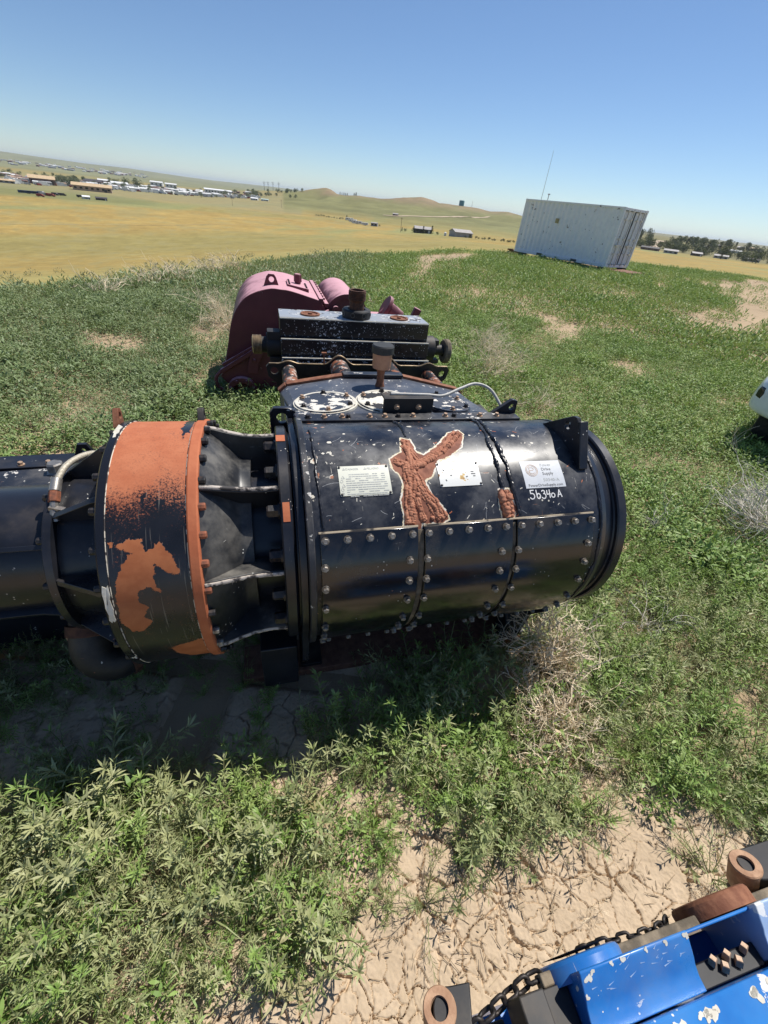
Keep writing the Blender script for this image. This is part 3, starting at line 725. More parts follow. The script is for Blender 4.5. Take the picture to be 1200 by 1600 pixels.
b = mb(); b.box(-.14, .04, 1.30, 1.62, .10, .42); b.build('mount_block', M['black'], pump, 30, .006)

# --- left of the ring: drive housing, cylinder, hose, elbow, side box
b = mb(); b.lathe([(-.628, .40), (-.66, .352), (-.70, .342), (-.835, .338), (-.840, .375), (-.868, .375), (-.873, .368), (-.873, .25)], (0, B0, ZC), (1, 0, 0), 72, False)
hs = b.build('drive_housing', M['black'], pump, 30)
for th_ in (98, 58, 18, -24, -64, 138, 178, 218):
    n_ = cn(th_); tg = Vector((0, sin(radians(th_)), cos(radians(th_)))); c0 = Vector((0, B0, ZC))
    b = mb(); b.prism([(-.629, .30), (-.629, .51), (-.66, .50), (-.84, .372), (-.84, .30)], lambda u, v, d: c0 + Vector((u, 0, 0)) + n_ * v + tg * d, -.011, .011); b.build('rib', M['black'], hs, 30, .002)
for k in range(12): bolt('ring', cp(-.873, 14 + 30 * k, .345), (-1, 0, 0), hs, spin=RB.random())
b = mb(); b.lathe([(-2.35, .0), (-2.35, .285), (-.873, .285)], (0, B0, ZC), (1, 0, 0), 72, False); dc = b.build('drive_cylinder', M['black'], pump, 30)
for th_ in (40, -22):
    n_ = cn(th_); tg = Vector((0, sin(radians(th_)), cos(radians(th_)))); c0 = Vector((0, B0, ZC))
    b = mb(); b.prism([(-2.3, .27), (-2.3, .315), (-.98, .315), (-.873, .335), (-.873, .27)], lambda u, v, d: c0 + Vector((u, 0, 0)) + n_ * v + tg * d, -.010, .010); b.build('fin', M['black'], dc, 30, .002)
b = mb(); b.prism([(-2.4, 1.80), (-.66, 1.88), (-.66, 2.15), (-2.4, 2.07)], lambda u, v, d: Vector((u, v, d)), .02, 1.055); sb = b.build('side_box', M['black'], pump, 30, .006)
b = mb(); b.prism([(-2.4, 1.97), (-.66, 2.05), (-.66, 2.17), (-2.4, 2.09)], lambda u, v, d: Vector((u, v, d)), 1.055, 1.085); sf = b.build('box_flange', M['black'], sb, 30, .003)
for k in range(15): bolt('nut' if k % 3 else 'nut_black', (-2.3 + .112 * k, 2.0 + .0052 * k, 1.085), (0, 0, 1), sf)
b = mb(); b.bar((-2.3, 1.86, 1.05), (-.72, 1.94, 1.09), .16, .02); b.build('top_plate', M['black_worn'], sb, 30, .003)
b = mb(); b.lathe([(0, .045), (.012, .045), (.012, .036), (.05, .034), (.056, .028)], (-1.0, 1.965, 1.085), (0, 0, 1), 6); b.build('filler_cap', M['steel'], sb, 30, .002)
b = mb(); b.prism([(-.05, 0), (.05, 0), (.02, .07), (-.02, .07)], lambda u, v, d: Vector((-.93 + u, 2.12 + d, 1.08 + v)), 0, .02, [circle(0, .035, .012, 10)[::-1]]); b.build('box_lug', M['black'], sb, 30)
hp = spline([cp(-.70, 122, .40), cp(-.765, 106, .425), cp(-.815, 90, .425), cp(-.838, 76, .40), cp(-.838, 68, .385)], 7)
b = mb(); b.tube(hp[:-8], .012, 12); h = b.build('braided_hose', M['hose'], pump, 60)
b = mb(); b.tube([cp(-.837, 80, .408), cp(-.838, 72.5, .392)], .020, 12); b.build('ferrule', M['steel'], h, 40, .002)
b = mb(); b.tube([cp(-.838, 72.5, .392), cp(-.837, 66.5, .380)], .021, 6); b.build('hose_fitting', M['bolt_rust'], h, 30, .002)
b = mb(); b.tube([cp(-.837, 66.5, .380), cp(-.836, 60, .368), cp(-.832, 56, .352)], .014, 8); b.bar(cp(-.80, 61, .372), cp(-.85, 63, .376), .02, .02); b.build('hose_nipple', M['steel'], h, 40)
ep = spline([(-.87, 1.58, .64), (-.885, 1.47, .54), (-.875, 1.40, .43), (-.80, 1.41, .355), (-.70, 1.52, .36), (-.60, 1.66, .40)], 6)
b = mb(); b.tube(ep, .088, 18); el = b.build('elbow_pipe', M['black_flat'], pump, 60)
b = mb(); b.lathe([(0, .10), (.05, .10)], ep[5], ep[7] - ep[5], 20); b.lathe([(0, .098), (.035, .098)], ep[19], ep[20] - ep[19], 20); b.build('pipe_collar', M['rust_dark'], el, 40, .003)
b = mb(); b.box(-.975, -.955, 1.43, 1.47, .50, .54); b.box(-.972, -.95, 1.41, 1.44, .45, .48); b.build('clamp_bolt', M['bolt_tan'], el, 0)

# --- lugs on the drum
b = mb(); b.prism([(1.80, 1.375), (1.615, 1.50), (1.58, 1.522), (1.55, 1.525), (1.53, 1.508), (1.425, 1.345), (1.44, 1.315), (1.56, 1.37), (1.68, 1.385)], yz, 1.378, 1.40, [circle(1.592, 1.468, .020, 14)[::-1]])
b.build('lifting_lug', M['black'], pump, 30, .003)
b = mb(); b.bar((1.40, 1.530, 1.515), (1.40, 1.418, 1.325), .045, .022); b.build('lug_stiffener', M['black'], pump, 30, .003)
xz = lambda u, v, d: Vector((u, d, v))
b = mb(); b.prism([(-.02, 1.02), (-.02, 1.335), (0, 1.36), (.075, 1.36), (.105, 1.345), (.17, 1.24), (.17, 1.02)], xz, 2.06, 2.09, [circle(.04, 1.305, .028, 14)[::-1]]); b.build('lifting_lug', M['black'], pump, 30, .003)
b = mb(); b.prism([(1.17, 1.37), (1.27, 1.445), (1.285, 1.448), (1.31, 1.44), (1.315, 1.37)], xz, 1.955, 1.98, [circle(1.285, 1.405, .018, 12)[::-1]]); b.build('lifting_lug', M['black'], pump, 30, .002)

# --- roof of the power frame with its three inspection covers
zf, bf, br = 1.352, 1.95, 2.60
rear = [(.045, 1.235), (.09, 1.275), (.44, 1.335), (.83, 1.335), (1.24, 1.25), (1.27, 1.22)]
front = [(.11, zf), (.13, zf), (.44, zf), (.83, zf), (1.16, zf), (1.20, zf)]
b = mb(); n = len(rear)
vs = [(a_, bf, z_) for a_, z_ in front] + [(a_, br, z_) for a_, z_ in rear] + [(a_, bf, z_ - .3) for a_, z_ in front] + [(a_, br, z_ - .3) for a_, z_ in rear]
fs = []
for i in range(n - 1): fs += [(i, i + 1, n + i + 1, n + i), (n + i, n + i + 1, 3 * n + i + 1, 3 * n + i), (2 * n + i, 3 * n + i, 3 * n + i + 1, 2 * n + i + 1), (i, 2 * n + i, 2 * n + i + 1, i + 1)]
fs += [(0, n, 3 * n, 2 * n), (n - 1, 3 * n - 1, 4 * n - 1, 2 * n - 1)]
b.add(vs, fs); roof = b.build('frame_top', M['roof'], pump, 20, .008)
b = mb()
for i in range(n - 1):
    p0 = Vector((rear[i][0], br + .012, rear[i][1] + .0)); p1 = Vector((rear[i + 1][0], br + .012, rear[i + 1][1]))
    b.bar(p0, p1, .05, .032)
b.build('frame_edge', M['rust'], roof, 30, .003)
b = mb(); b.bar((.44, br + .0, 1.352), (.83, br + .0, 1.352), .06, .02); b.build('hinge_bar', M['black_worn'], roof, 30, .002)
def roof_pt(a_, b_):
    f_ = (b_ - bf) / (br - bf)
    zr = np.interp(a_, [p[0] for p in rear], [p[1] for p in rear]); return Vector((a_, b_, zf + (zr - zf) * f_))
M['cover_lid'] = paint('worn_cover_paint', (.74, .70, .60), .5, .56, 11, chip_a=(.014, .015, .02), chip_b=(.014, .015, .02), rust=.02, dust=.1, scratch=0)
M['cover_dark'] = paint('worn_dark_cover_paint', (.032, .038, .055), .42, .60, 18, chip_a=(.7, .66, .58), chip_b=(.6, .5, .4), rust=.1, dust=.15, scratch=.4)
for ca, cb, ra, rb, mat_, rimm in ((.28, 2.17, .165, .165, 'cover_dark', 'cream'), (.62, 2.16, .165, .165, 'cover_lid', 'cream'), (.965, 2.16, .145, .165, 'cover_dark', 'cover_dark')):
    c0 = roof_pt(ca, cb); ex = (roof_pt(ca + .05, cb) - roof_pt(ca - .05, cb)).normalized(); ey = (roof_pt(ca, cb + .05) - roof_pt(ca, cb - .05)).normalized(); ez = ex.cross(ey)
    to = lambda u, v, d: c0 + ex * u + ey * v + ez * d
    el_ = lambda k, n_=48: [(ra * k * cos(2 * pi * i / n_), rb * k * sin(2 * pi * i / n_)) for i in range(n_)]
    b = mb(); b.prism(el_(1.0), to, -.01, .014); lid = b.build('inspection_cover', M[mat_], pump, 30, .003)
    b = mb(); b.prism(el_(1.06), to, -.02, .008); b.build('cover_gasket', M[rimm] if rimm == 'cream' else M['black'], lid, 30)
    b = mb(); b.prism(el_(1.0), to, .0141, .0165, [el_(.90)[::-1]]); b.build('cover_rim', M[rimm], lid, 30)
    for k in range(6):
        u_, v_ = ra * .86 * cos(k * pi / 3 + .5), rb * .86 * sin(k * pi / 3 + .5)
        bolt('nut_black' if k % 2 else 'nut', to(u_, v_, .0165), ez, lid)
b = mb(); b.box(.12, 1.31, 1.885, 1.965, 1.352, 1.372); fs_ = b.build('top_strip', M['black_worn'], pump, 30, .002)
for k, a_ in enumerate((.16, .24, .33, .36, .47, .55, .62, .70, .88, .93, 1.08, 1.18)): bolt('nut' if k % 3 else 'nut_black', (a_, 1.92, 1.372), (0, 0, 1), fs_, spin=RB.random())
b = mb(); b.box(.555, .825, 1.978, 1.998, 1.36, 1.445); b.box(.555, .825, 1.998, 2.06, 1.435, 1.4455); br_ = b.build('bracket', M['black_flat'], pump, 30, .002)
for a_ in (.625, .745): bolt('nut', (a_, 1.978, 1.40), (0, -1, 0), br_); 
b = mb(); b.tube(spline([(.60, 2.03, 1.450), (.80, 2.03, 1.445), (.90, 2.04, 1.437), (1.02, 2.09, 1.46), (1.12, 2.12, 1.475), (1.20, 2.08, 1.455), (1.245, 1.985, 1.385)], 8), .0085, 10); b.build('conduit', M['cable'], pump, 60)
# breather
c0 = roof_pt(.645, 2.44)
b = mb(); b.lathe([(-.02, .03), (.0, .030), (.02, .024), (.06, .022), (.105, .027), (.115, .030)], c0, (0, 0, 1), 16); bre = b.build('breather', M['rust'], pump, 40)
b = mb(); b.lathe([(.105, .032), (.112, .053), (.125, .056), (.205, .058)], c0, (0, 0, 1), 28); b.build('breather_cup', M['amber'], bre, 40)
b = mb(); b.lathe([(.198, .060), (.200, .066), (.238, .066), (.246, .060), (.247, .0)], c0, (0, 0, 1), 32, False); b.build('breather_cap', M['rubber'], bre, 35)
b = mb(); b.bar(c0 + Vector((.045, -.040, .13)), c0 + Vector((.045, -.040, .17)), .035, .012); b.build('breather_label', M['ink'], bre, 0)

# --- stay tubes, scalloped plate, fluid end
for a_, z_, r_ in ((.15, 1.02, .062), (.575, 1.055, .082), (1.005, 1.055, .078), (1.39, 1.01, .052)):
    b = mb(); b.cyl((a_, 2.55, z_), (a_, 3.66, z_), r_, 28); b.build('stay_tube', M['tube'], pump, 40)
b = mb(); b.lathe([(-.05, .13), (.0, .13), (.03, .11), (.045, .06), (.048, .0)], (.33, 2.86, 1.075), (0, 0, 1), 28, False); b.build('stub_cover', M['rust'], pump, 35)
top = []
for a_ in np.linspace(-.01, 1.575, 64):
    z_ = 1.088
    for ca, w_, h_ in ((.575, .13, .075), (1.005, .12, .07), (.15, .09, .022), (1.39, .09, .028)):
        x_ = abs(a_ - ca) / w_
        if x_ < 1: z_ += h_ * (.5 + .5 * cos(pi * x_))
    top.append((float(a_), float(z_)))
sp = top + [(1.60, 1.06), (1.58, .98), (1.52, .92), (1.45, .60), (.12, .60), (.04, .93), (-.02, .98), (-.035, 1.06)]
b = mb(); b.prism(sp, xz, 3.60, 3.635, [circle(.03, 1.025, .032, 14)[::-1], circle(1.535, 1.02, .032, 14)[::-1]]); sp_ = b.build('stay_plate', M['black_flat'], pump, 30, .002)
b = mb(); b.tube([(p_[0], 3.6, p_[1] + .002) for p_ in top], .0065, 6); b.build('plate_edge', M['brass'], sp_, 60)
for k, (y0, z0, z1) in enumerate(((3.735, .55, 1.095), (3.80, 1.095, 1.235), (3.87, 1.235, 1.385))):
    b = mb(); b.box(.10, 1.44, y0, 4.25 - .03 * k, z0, z1); fe = b.build('fluid_end', M['black_fluid'], pump, 30, .004)
    b = mb(); b.box(.103, 1.437, y0 - .003, y0 + .008, z1 - .006, z1 + .0025); b.build('worn_edge', M['cream'], fe, 0)
M['fe_top'] = paint('chipped_sheen_paint', (.30, .33, .37), .38, .575, 14, chip_a=(.66, .66, .64), chip_b=(.05, .05, .06), rust=.5, dust=.3, scratch=.3)  # glancing sky reflection painted into the pale base colour; the chips are wear
b = mb(); b.box(.102, 1.438, 3.885, 4.188, 1.3853, 1.3885); ft = b.build('sky_sheen_top', M['fe_top'], pump, 0)
for a_ in (.37, 1.19):
    b = mb(); b.lathe([(0, .085), (.012, .085), (.012, .066), (.004, .062), (.004, .02), (.016, .018), (.018, .0)], (a_, 4.02, 1.3885), (0, 0, 1), 28, False); b.build('valve_cover', M['rust'], pump, 35)
b = mb(); b.lathe([(0, .125), (.012, .128), (.062, .128), (.075, .118), (.075, .08), (.06, .078), (.06, 0)], (.78, 4.0, 1.386), (0, 0, 1), 36, False); hub = b.build('union_nut', M['black_flat'], pump, 30, .002)
for k in range(8):
    an = k * pi / 4 + .35; d_ = Vector((cos(an), sin(an), 0)); b = mb(); b.lathe([(.0, .020), (.004, .020), (.004, .016), (-.01, .015)], Vector((.78, 4.0, 1.425)) + d_ * .127, d_, 12, False); b.build('spanner_hole', M['ink'], hub, 0)
b = mb(); prof = [(.0, .066), (.075, .064), (.090, .075)]
for k in range(6): prof += [(.095 + k * .012, .078), (.099 + k * .012, .078), (.102 + k * .012, .072), (.106 + k * .012, .072)]
prof += [(.170, .076), (.170, .058), (.10, .055), (.10, 0)]
b.lathe(prof, (.78, 4.0, 1.44), (0, 0, 1), 32, False); b.build('threaded_neck', M['rust_dark'], pump, 30)
# unions on both ends
b = mb(); b.cyl((.11, 3.95, 1.14), (-.02, 3.95, 1.14), .10, 24); b.box(-.01, .10, 3.87, 3.99, 1.20, 1.27); b.box(.0, .10, 3.86, 3.99, 1.0, 1.06); ul = b.build('end_union', M['black_flat'], pump, 30, .004)
b = mb(); b.cyl((-.02, 3.95, 1.14), (-.075, 3.95, 1.14), .066, 24); b.build('union_neck', M['black_flat'], ul, 30)
b = mb(); prof = [(0, .070)]
for k in range(7): prof += [(.004 + k * .011, .080), (.008 + k * .011, .080), (.011 + k * .011, .072)]
prof += [(.083, .06), (.02, .055), (.02, 0)]
b.lathe(prof, (-.06, 3.95, 1.14), (-1, 0, 0), 28, False); b.build('union_thread', M['brass'], ul, 30)
b = mb(); b.cyl((1.43, 3.95, 1.15), (1.53, 3.95, 1.15), .115, 28); b.cyl((1.53, 3.95, 1.14), (1.66, 3.95, 1.14), .048, 20); b.box(1.52, 1.58, 3.90, 4.0, 1.19, 1.24); b.box(1.50, 1.60, 3.90, 3.98, 1.02, 1.06); ur = b.build('end_union', M['black_flat'], pump, 30, .004)
b = mb(); b.lathe([(0, .05), (.0, .10), (.015, .112), (.05, .112), (.06, .10), (.06, .07), (.03, .06), (.03, 0)], (1.645, 3.95, 1.13), (1, 0, 0), 30, False); b.build('union_cap', M['grime'], ur, 30, .002)
b = mb(); b.cyl((.44, 3.56, 1.10), (.44, 3.56, 1.19), .006, 6); b.box(.42, .46, 3.545, 3.575, 1.185, 1.20); b.build('tie_stud', M['rust'], pump, 30)

# --- plates, tag and marker writing, wrapped on the drum
def wrap_mesh(me, a0, t0, R, sx=1.0):
    co = np.empty(len(me.vertices) * 3, np.float32); me.vertices.foreach_get('co', co); co = co.reshape(-1, 3)
    a_ = a0 + co[:, 0] * sx; t_ = radians(t0) + co[:, 1] / R; r_ = R + co[:, 2]
    out = np.stack([a_ - PO.x, B0 - r_ * np.cos(t_) - PO.y, ZC + r_ * np.sin(t_)], -1)
    me.vertices.foreach_set('co', np.ascontiguousarray(out, dtype=np.float32).ravel()); me.update()
def wrapped_plate(name, a0, a1, t0, t1, mat, parent, R=RD, thick=.003):
    b = MB(); w_ = a1 - a0; h_ = radians(t1 - t0) * R; k = 10
    for j in range(k + 1):
        for u, d in ((0, 0), (w_, 0), (w_, thick), (0, thick)): b.v.append(Vector((u, h_ * j / k, d)))
    for j in range(k):
        for i in range(4): b.f.append([j * 4 + i, j * 4 + (i + 1) % 4, (j + 1) * 4 + (i + 1) % 4, (j + 1) * 4 + i]); b.mi.append(0)
    b.f += [[3, 2, 1, 0], [k * 4, k * 4 + 1, k * 4 + 2, k * 4 + 3]]; b.mi += [0, 0]
    me = b.mesh(name, mat, 30); wrap_mesh(me, a0, t0, R); return link(name, me, parent)
def text_mesh(s, size, align='LEFT', sp=1.0):
    cu = bpy.data.curves.new('txt', 'FONT'); cu.body = s; cu.size = size; cu.align_x = align; cu.resolution_u = 2; cu.space_character = sp
    cu.extrude = .0006
    o = bpy.data.objects.new('txt', cu); COL.objects.link(o); bpy.context.view_layer.update()
    me = bpy.data.meshes.new_from_object(o.evaluated_get(bpy.context.evaluated_depsgraph_get()))
    bpy.data.objects.remove(o); bpy.data.curves.remove(cu); me.materials.clear(); return me
def wrapped_text(name, s, size, a0, t0, mat, parent, R, align='LEFT', sx=1.0):
    me = text_mesh(s, size, align); me.materials.append(mat); wrap_mesh(me, a0, t0, R, sx); return link(name, me, parent)
def strokes(name, polys, w, a0, t0, mat, parent, R, d=.0006):
    b = MB()
    for p_ in polys:
        for i in range(len(p_) - 1):
            (x0, y0), (x1, y1) = p_[i], p_[i + 1]; L = hypot(x1 - x0, y1 - y0) + 1e-9; nx, ny = -(y1 - y0) / L * w / 2, (x1 - x0) / L * w / 2
            ex, ey = (x1 - x0) / L * w * .3, (y1 - y0) / L * w * .3
            z0 = d + .00004 * (len(b.f) % 9)
            b.add([(x0 - nx - ex, y0 - ny - ey, z0), (x1 - nx + ex, y1 - ny + ey, z0), (x1 + nx + ex, y1 + ny + ey, z0), (x0 + nx - ex, y0 + ny - ey, z0)], [(0, 1, 2, 3)])
    me = b.mesh(name, mat, 0, False); wrap_mesh(me, a0, t0, R); return link(name, me, parent)
M['plate_old'] = paint('stained_plate', (.62, .62, .52), .42, .70, 10, chip_a=(.5, .33, .12), chip_b=(.3, .18, .07), rust=.3, dust=.12, scratch=0)
M['plate_name'] = paint('stained_name_plate', (.74, .74, .70), .25, .62, 12, chip_a=(.62, .42, .14), chip_b=(.3, .15, .06), rust=.45, dust=.05, scratch=.3)
M['tag'] = simple('white_tag', (.60, .62, .64), (.55, .57, .60), .45, 0, 20, .0002)
RP = RD + .003
deg = lambda s_: degrees(s_ / RD)
p1_ = wrapped_plate('warning_plate', .240, .456, 52.3, 66.8, M['plate_old'], pump)
wrapped_text('lettering', 'DANGER', .0135, .272, 64.6, M['ink_pale'], p1_, RP); wrapped_text('lettering', 'PELIGRO', .0135, .362, 64.6, M['ink_pale'], p1_, RP)
rr = random.Random(8); pl_ = []
for r_ in range(11):
    y_ = -.010 - r_ * .0098; x_ = .030
    while x_ < .195:
        w_ = rr.uniform(.006, .022)
        if rr.random() < .82: pl_.append([(x_, y_), (min(x_ + w_, .203), y_)])
        x_ += w_ + .004
strokes('fine_print', pl_, .0034, .240, 63.4, M['ink_pale'], p1_, RP)
pl_ = []
for r_ in range(5):
    y_ = -.022 - r_ * .0185; pl_ += [[(.010, y_ - .006), (.017, y_ + .006), (.024, y_ - .006), (.010, y_ - .006)]] if r_ in (0, 2) else [[(.011 + .006 * cos(k), y_ + .006 * sin(k)) for k in np.linspace(0, 6.3, 9)]]
pl_ += [[(.020, .0125), (.0245, .0215), (.029, .0125), (.020, .0125)], [(.110, .0125), (.1145, .0215), (.119, .0125), (.110, .0125)]]
strokes('pictograms', pl_, .0018, .240, 63.4, M['ink_pale'], p1_, RP)
for a_, t_ in ((.247, 66.1), (.449, 66.1), (.449, 53), (.247, 53)):
    b = mb(); b.lathe([(0, .0055), (.003, .005), (.0045, .002)], cp(a_, t_, RP), cn(t_), 10); b.build('rivet', M['bolt_black'], p1_, 40)
p2_ = wrapped_plate('name_plate', .674, .870, 54.1, 66.35, M['plate_name'], pump)
pl_ = [[(.155, -.045), (.166, -.045)], [(.154, -.056), (.172, -.056)], [(.162, -.067), (.170, -.067)], [(.055, -.06), (.06, -.06)], [(.127, -.07), (.133, -.068)], [(.025, -.03), (.029, -.036)], [(.03, -.08), (.032, -.085)]]
strokes('stamped_marks', pl_, .0048, .674, 66, M['ink'], p2_, RP)
for a_, t_ in ((.680, 65.7), (.864, 65.7), (.864, 54.9), (.680, 54.9)):
    b = mb(); b.lathe([(0, .0055), (.003, .005), (.0045, .002)], cp(a_, t_, RP), cn(t_), 10); b.build('rivet', M['bolt_black'], p2_, 40)
p3_ = wrapped_plate('sticker', 1.082, 1.290, 51.0, 65.6, M['tag'], pump, thick=.0012)
RS = RD + .0012
wrapped_text('lettering', 'Power', .022, 1.182, 62.4, M['ink_pale'], p3_, RS); wrapped_text('lettering', 'Drive', .022, 1.182, 60.0, M['ink'], p3_, RS); wrapped_text('lettering', 'Supply', .022, 1.182, 57.6, M['ink'], p3_, RS)
wrapped_text('lettering', 'PowerDriveSupply.com', .0185, 1.186, 51.7, M['ink'], p3_, RS, 'CENTER', 1.02)
wrapped_text('lettering', '50340-A', .021, 1.178, 54.2, M['ink_pale'], p3_, RS, 'LEFT', 1.15)
cs = lambda r_, n_=30, k0=0, k1=2 * pi: [(r_ * cos(k0 + (k1 - k0) * i / n_), r_ * sin(k0 + (k1 - k0) * i / n_)) for i in range(n_ + 1)]
M['logo'] = simple('faded_orange_ink', (.55, .42, .33), (.5, .40, .33), .6, 0, 60, .0)
strokes('round_logo', [cs(.030), cs(.024), [(-.012, -.012), (-.012, .014), (.006, .014), (.012, .006), (.006, 0), (-.012, 0)], cs(.017, 16, 3.4, 5.4)], .003, 1.132, 60.4, M['logo'], p3_, RS)
arc = lambda cx, cy, rx_, ry_, k0, k1, n_=9: [(cx + rx_ * cos(radians(k0 + (k1 - k0) * i / n_)), cy + ry_ * sin(radians(k0 + (k1 - k0) * i / n_))) for i in range(n_ + 1)]
CH = [[(.020, .040), (.003, .040), (.004, .025)] + arc(.010, .013, .012, .013, 110, -150), arc(.043, .012, .009, .012, 0, 360), [(.034, .016), (.033, .040)], arc(.068, .029, .008, .008, 150, -80) + arc(.069, .011, .011, .012, 80, -150),
      [(.088, .036), (.087, .018), (.104, .019)], [(.101, .038), (.101, .002)], arc(.118, .012, .009, .010, 0, 360), [(.142, .003), (.152, .036), (.163, .003)], [(.146, .014), (.160, .014)]]
strokes('marker_writing', CH, .0048, 1.095, 45.7, M['chalk'], drum, RD)
# knocks and scratches in the drum paint
rr = random.Random(31); pl_ = [[], [], []]
for i in range(150):
    x_ = rr.uniform(.02, 1.30); y_ = rr.uniform(-.01, .50); L_ = rr.choice((.006, .010, .016, .03, .05)) * rr.uniform(.6, 1.4); an = rr.choice((.5, .7, 2.4, 1.2)) + rr.uniform(-.4, .4)
    bend = rr.uniform(-.25, .25); p_ = [(x_, y_)]
    for k in range(3): p_.append((p_[-1][0] + L_ / 3 * cos(an + bend * k), p_[-1][1] + L_ / 3 * sin(an + bend * k)))
    a_c, t_c = .14 + x_, 39 + degrees(y_ / RD)
    if any(u0 - .02 < a_c < u1 + .02 and 50 < t_c < 68.5 for u0, u1 in ((.24, .456), (.674, .87), (1.082, 1.29))): continue
    if 1.07 < a_c < 1.30 and 43 < t_c < 51: continue
    if inside([(u, v / 60) for u, v in SCAR], np.array([a_c]), np.array([t_c / 60]))[0]: continue
    pl_[0 if L_ > .02 else (1 if rr.random() < .7 else 2)].append(p_)
M['scratch'] = simple('bare_primer_scratch', (.50, .50, .50), (.25, .26, .28), .6, 0, 60, 0)
strokes('scratch', pl_[0], .0013, .14, 39, M['scratch'], drum, RD, .0004); strokes('scratch', pl_[1], .0030, .14, 39, M['cream'], drum, RD, .0004); strokes('scratch', pl_[2], .0036, .14, 39, M['orange'], drum, RD, .0004)
b = mb()
for (a_, t_, s_) in ((.226, 82.6, .010), (.632, 98, .011), (1.13, 84.8, .010), (.30, 90, .007), (.42, 80, .006), (.90, 86, .006), (.52, 93, .007), (1.20, 78, .007), (.19, 75, .006), (.73, 62, .005)):
    b.prism([(s_ * rr.uniform(.6, 1.1) * cos(k * pi / 4) * 1.3, s_ * rr.uniform(.6, 1.1) * sin(k * pi / 4)) for k in range(8)], lambda u, v, d: cp(a_ + u, t_ + degrees(v / RD), RD + d), -.002, .0006)
b.build('paint_chip', M['cream'], drum, 0)
# ---------------------------------------------------------------- timber under the black pump
b = MB((.3, 1.6, 0)); b.box(-.26, 1.56, 1.40, 1.62, -.01, .044)
tm = b.build('timber_sleeper', M['wood'], None, 30, .006); tm.location = W(.3, 1.6); tm.rotation_euler = (0, 0, AZ)
tag(tm, 'dark reddish timber lying on the soil under the front of the black pump', 'timber')
b = MB((.3, 2.5, 0)); b.box(-.2, 1.6, 2.35, 2.6, -.01, .044)
tm = b.build('timber_sleeper', M['wood'], None, 30, .006); tm.location = W(.3, 2.5); tm.rotation_euler = (0, 0, AZ)
tag(tm, 'second timber hidden deeper in the shade under the black pump', 'timber')

# ---------------------------------------------------------------- pink pump
KO = Vector((.6, 6.1, 0))
pink = empty('pink_pump', W(KO.x, KO.y, 0), AZ, 'faded pink and maroon pump with a rounded hood behind the black pump', 'pump')
kb = lambda: MB(KO)
xzk = lambda u, v, d: Vector((u, d, v))
bez = lambda pts, n=6: [(p.x, p.y) for p in spline([(x, y, 0) for x, y in pts], n)]
hood = bez([(-.60, .30), (-.555, .40), (-.49, .66), (-.41, .95), (-.30, 1.13), (-.17, 1.235), (.04, 1.305), (.19, 1.305), (.33, 1.287), (.635, 1.21)], 5) + [(.72, 1.10), (.60, .30)]
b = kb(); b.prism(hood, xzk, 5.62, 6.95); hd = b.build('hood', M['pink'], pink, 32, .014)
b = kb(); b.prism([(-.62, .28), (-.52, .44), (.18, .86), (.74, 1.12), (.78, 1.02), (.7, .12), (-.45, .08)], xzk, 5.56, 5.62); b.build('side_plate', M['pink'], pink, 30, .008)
b = kb(); b.bar((-.56, 5.55, .40), (.50, 5.55, 1.02), .035, .10); b.build('brace', M['pink'], pink, 30, .006)
b = kb(); b.bar((-.60, 5.53, .355), (-.02, 5.53, .72), .05, .05); b.build('brace', M['pink'], pink, 30, .006)
b = kb(); b.prism(circle(.24, .34, .52, 24, .0, pi) + circle(.24, .34, .40, 24, pi, 0), xzk, 5.50, 5.555); ar = b.build('arch_flange', M['pink'], pink, 30, .004)
for k in range(7): 
    an = .25 + k * .42; bolt('pink', (.24 + .46 * cos(an), 5.50, .34 + .46 * sin(an)), (0, -1, 0), ar, KO)
b = kb(); b.prism(circle(-.37, .10, .19, 20), xzk, 5.48, 5.57, [circle(-.37, .10, .12, 16)[::-1]]); fg = b.build('pipe_flange', M['pink'], pink, 30, .006)
for k in range(8): bolt('pink', (-.37 + .155 * cos(k * pi / 4 + .4), 5.48, .10 + .155 * sin(k * pi / 4 + .4)), (0, -1, 0), fg, KO)
b = kb(); b.tube(spline([(-.60, 5.52, .36), (-.67, 5.52, .28), (-.66, 5.52, .17), (-.56, 5.52, .09)], 5), .022, 8); b.build('handle', M['pink'], pink, 60)
# top: lug, bolted plate with nut, bolted seam, second smaller hood
b = kb(); b.prism([(-.02, 1.28), (.17, 1.28), (.135, 1.39), (.11, 1.425), (.05, 1.425), (.02, 1.39)], xzk, 5.86, 5.90, [circle(.08, 1.365, .032, 14)[::-1]]); b.build('lifting_lug', M['pink'], pink, 30, .004)
b = kb(); b.prism([(.27, 5.90), (.53, 5.90), (.53, 6.25), (.27, 6.25)], lambda u, v, d: Vector((u, v, 1.30 - (u - .27) * .17 + d)), -.02, .022); ip = b.build('inspection_plate', M['pink'], pink, 30, .004)
for k in range(4):
    for u in (.295, .505): bolt('nut_black', (u, 5.94 + .085 * k, 1.322 - (u - .27) * .17), (0, 0, 1), ip, KO)
b = kb(); b.lathe([(0, .04), (.02, .04), (.02, .052), (.10, .050), (.11, .04)], (.41, 6.12, 1.30), (0, 0, 1), 6); b.build('plug', M['pink'], ip, 30, .004)
b = kb(); b.bar((.655, 5.62, 1.20), (.655, 6.95, 1.20), .05, .06); b.bar((.72, 5.62, 1.155), (.72, 6.95, 1.155), .05, .05); sm = b.build('bolted_seam', M['pink'], pink, 30, .005)
for k in range(8): bolt('pink', (.69, 5.72 + .16 * k, 1.205), (.35, 0, 1), sm, KO)
b = kb(); b.lathe([(0, .27), (1.24, .27)], (.98, 5.66, 1.02), (0, 1, 0), 40); b.build('small_hood', M['pink'], pink, 35, .01)
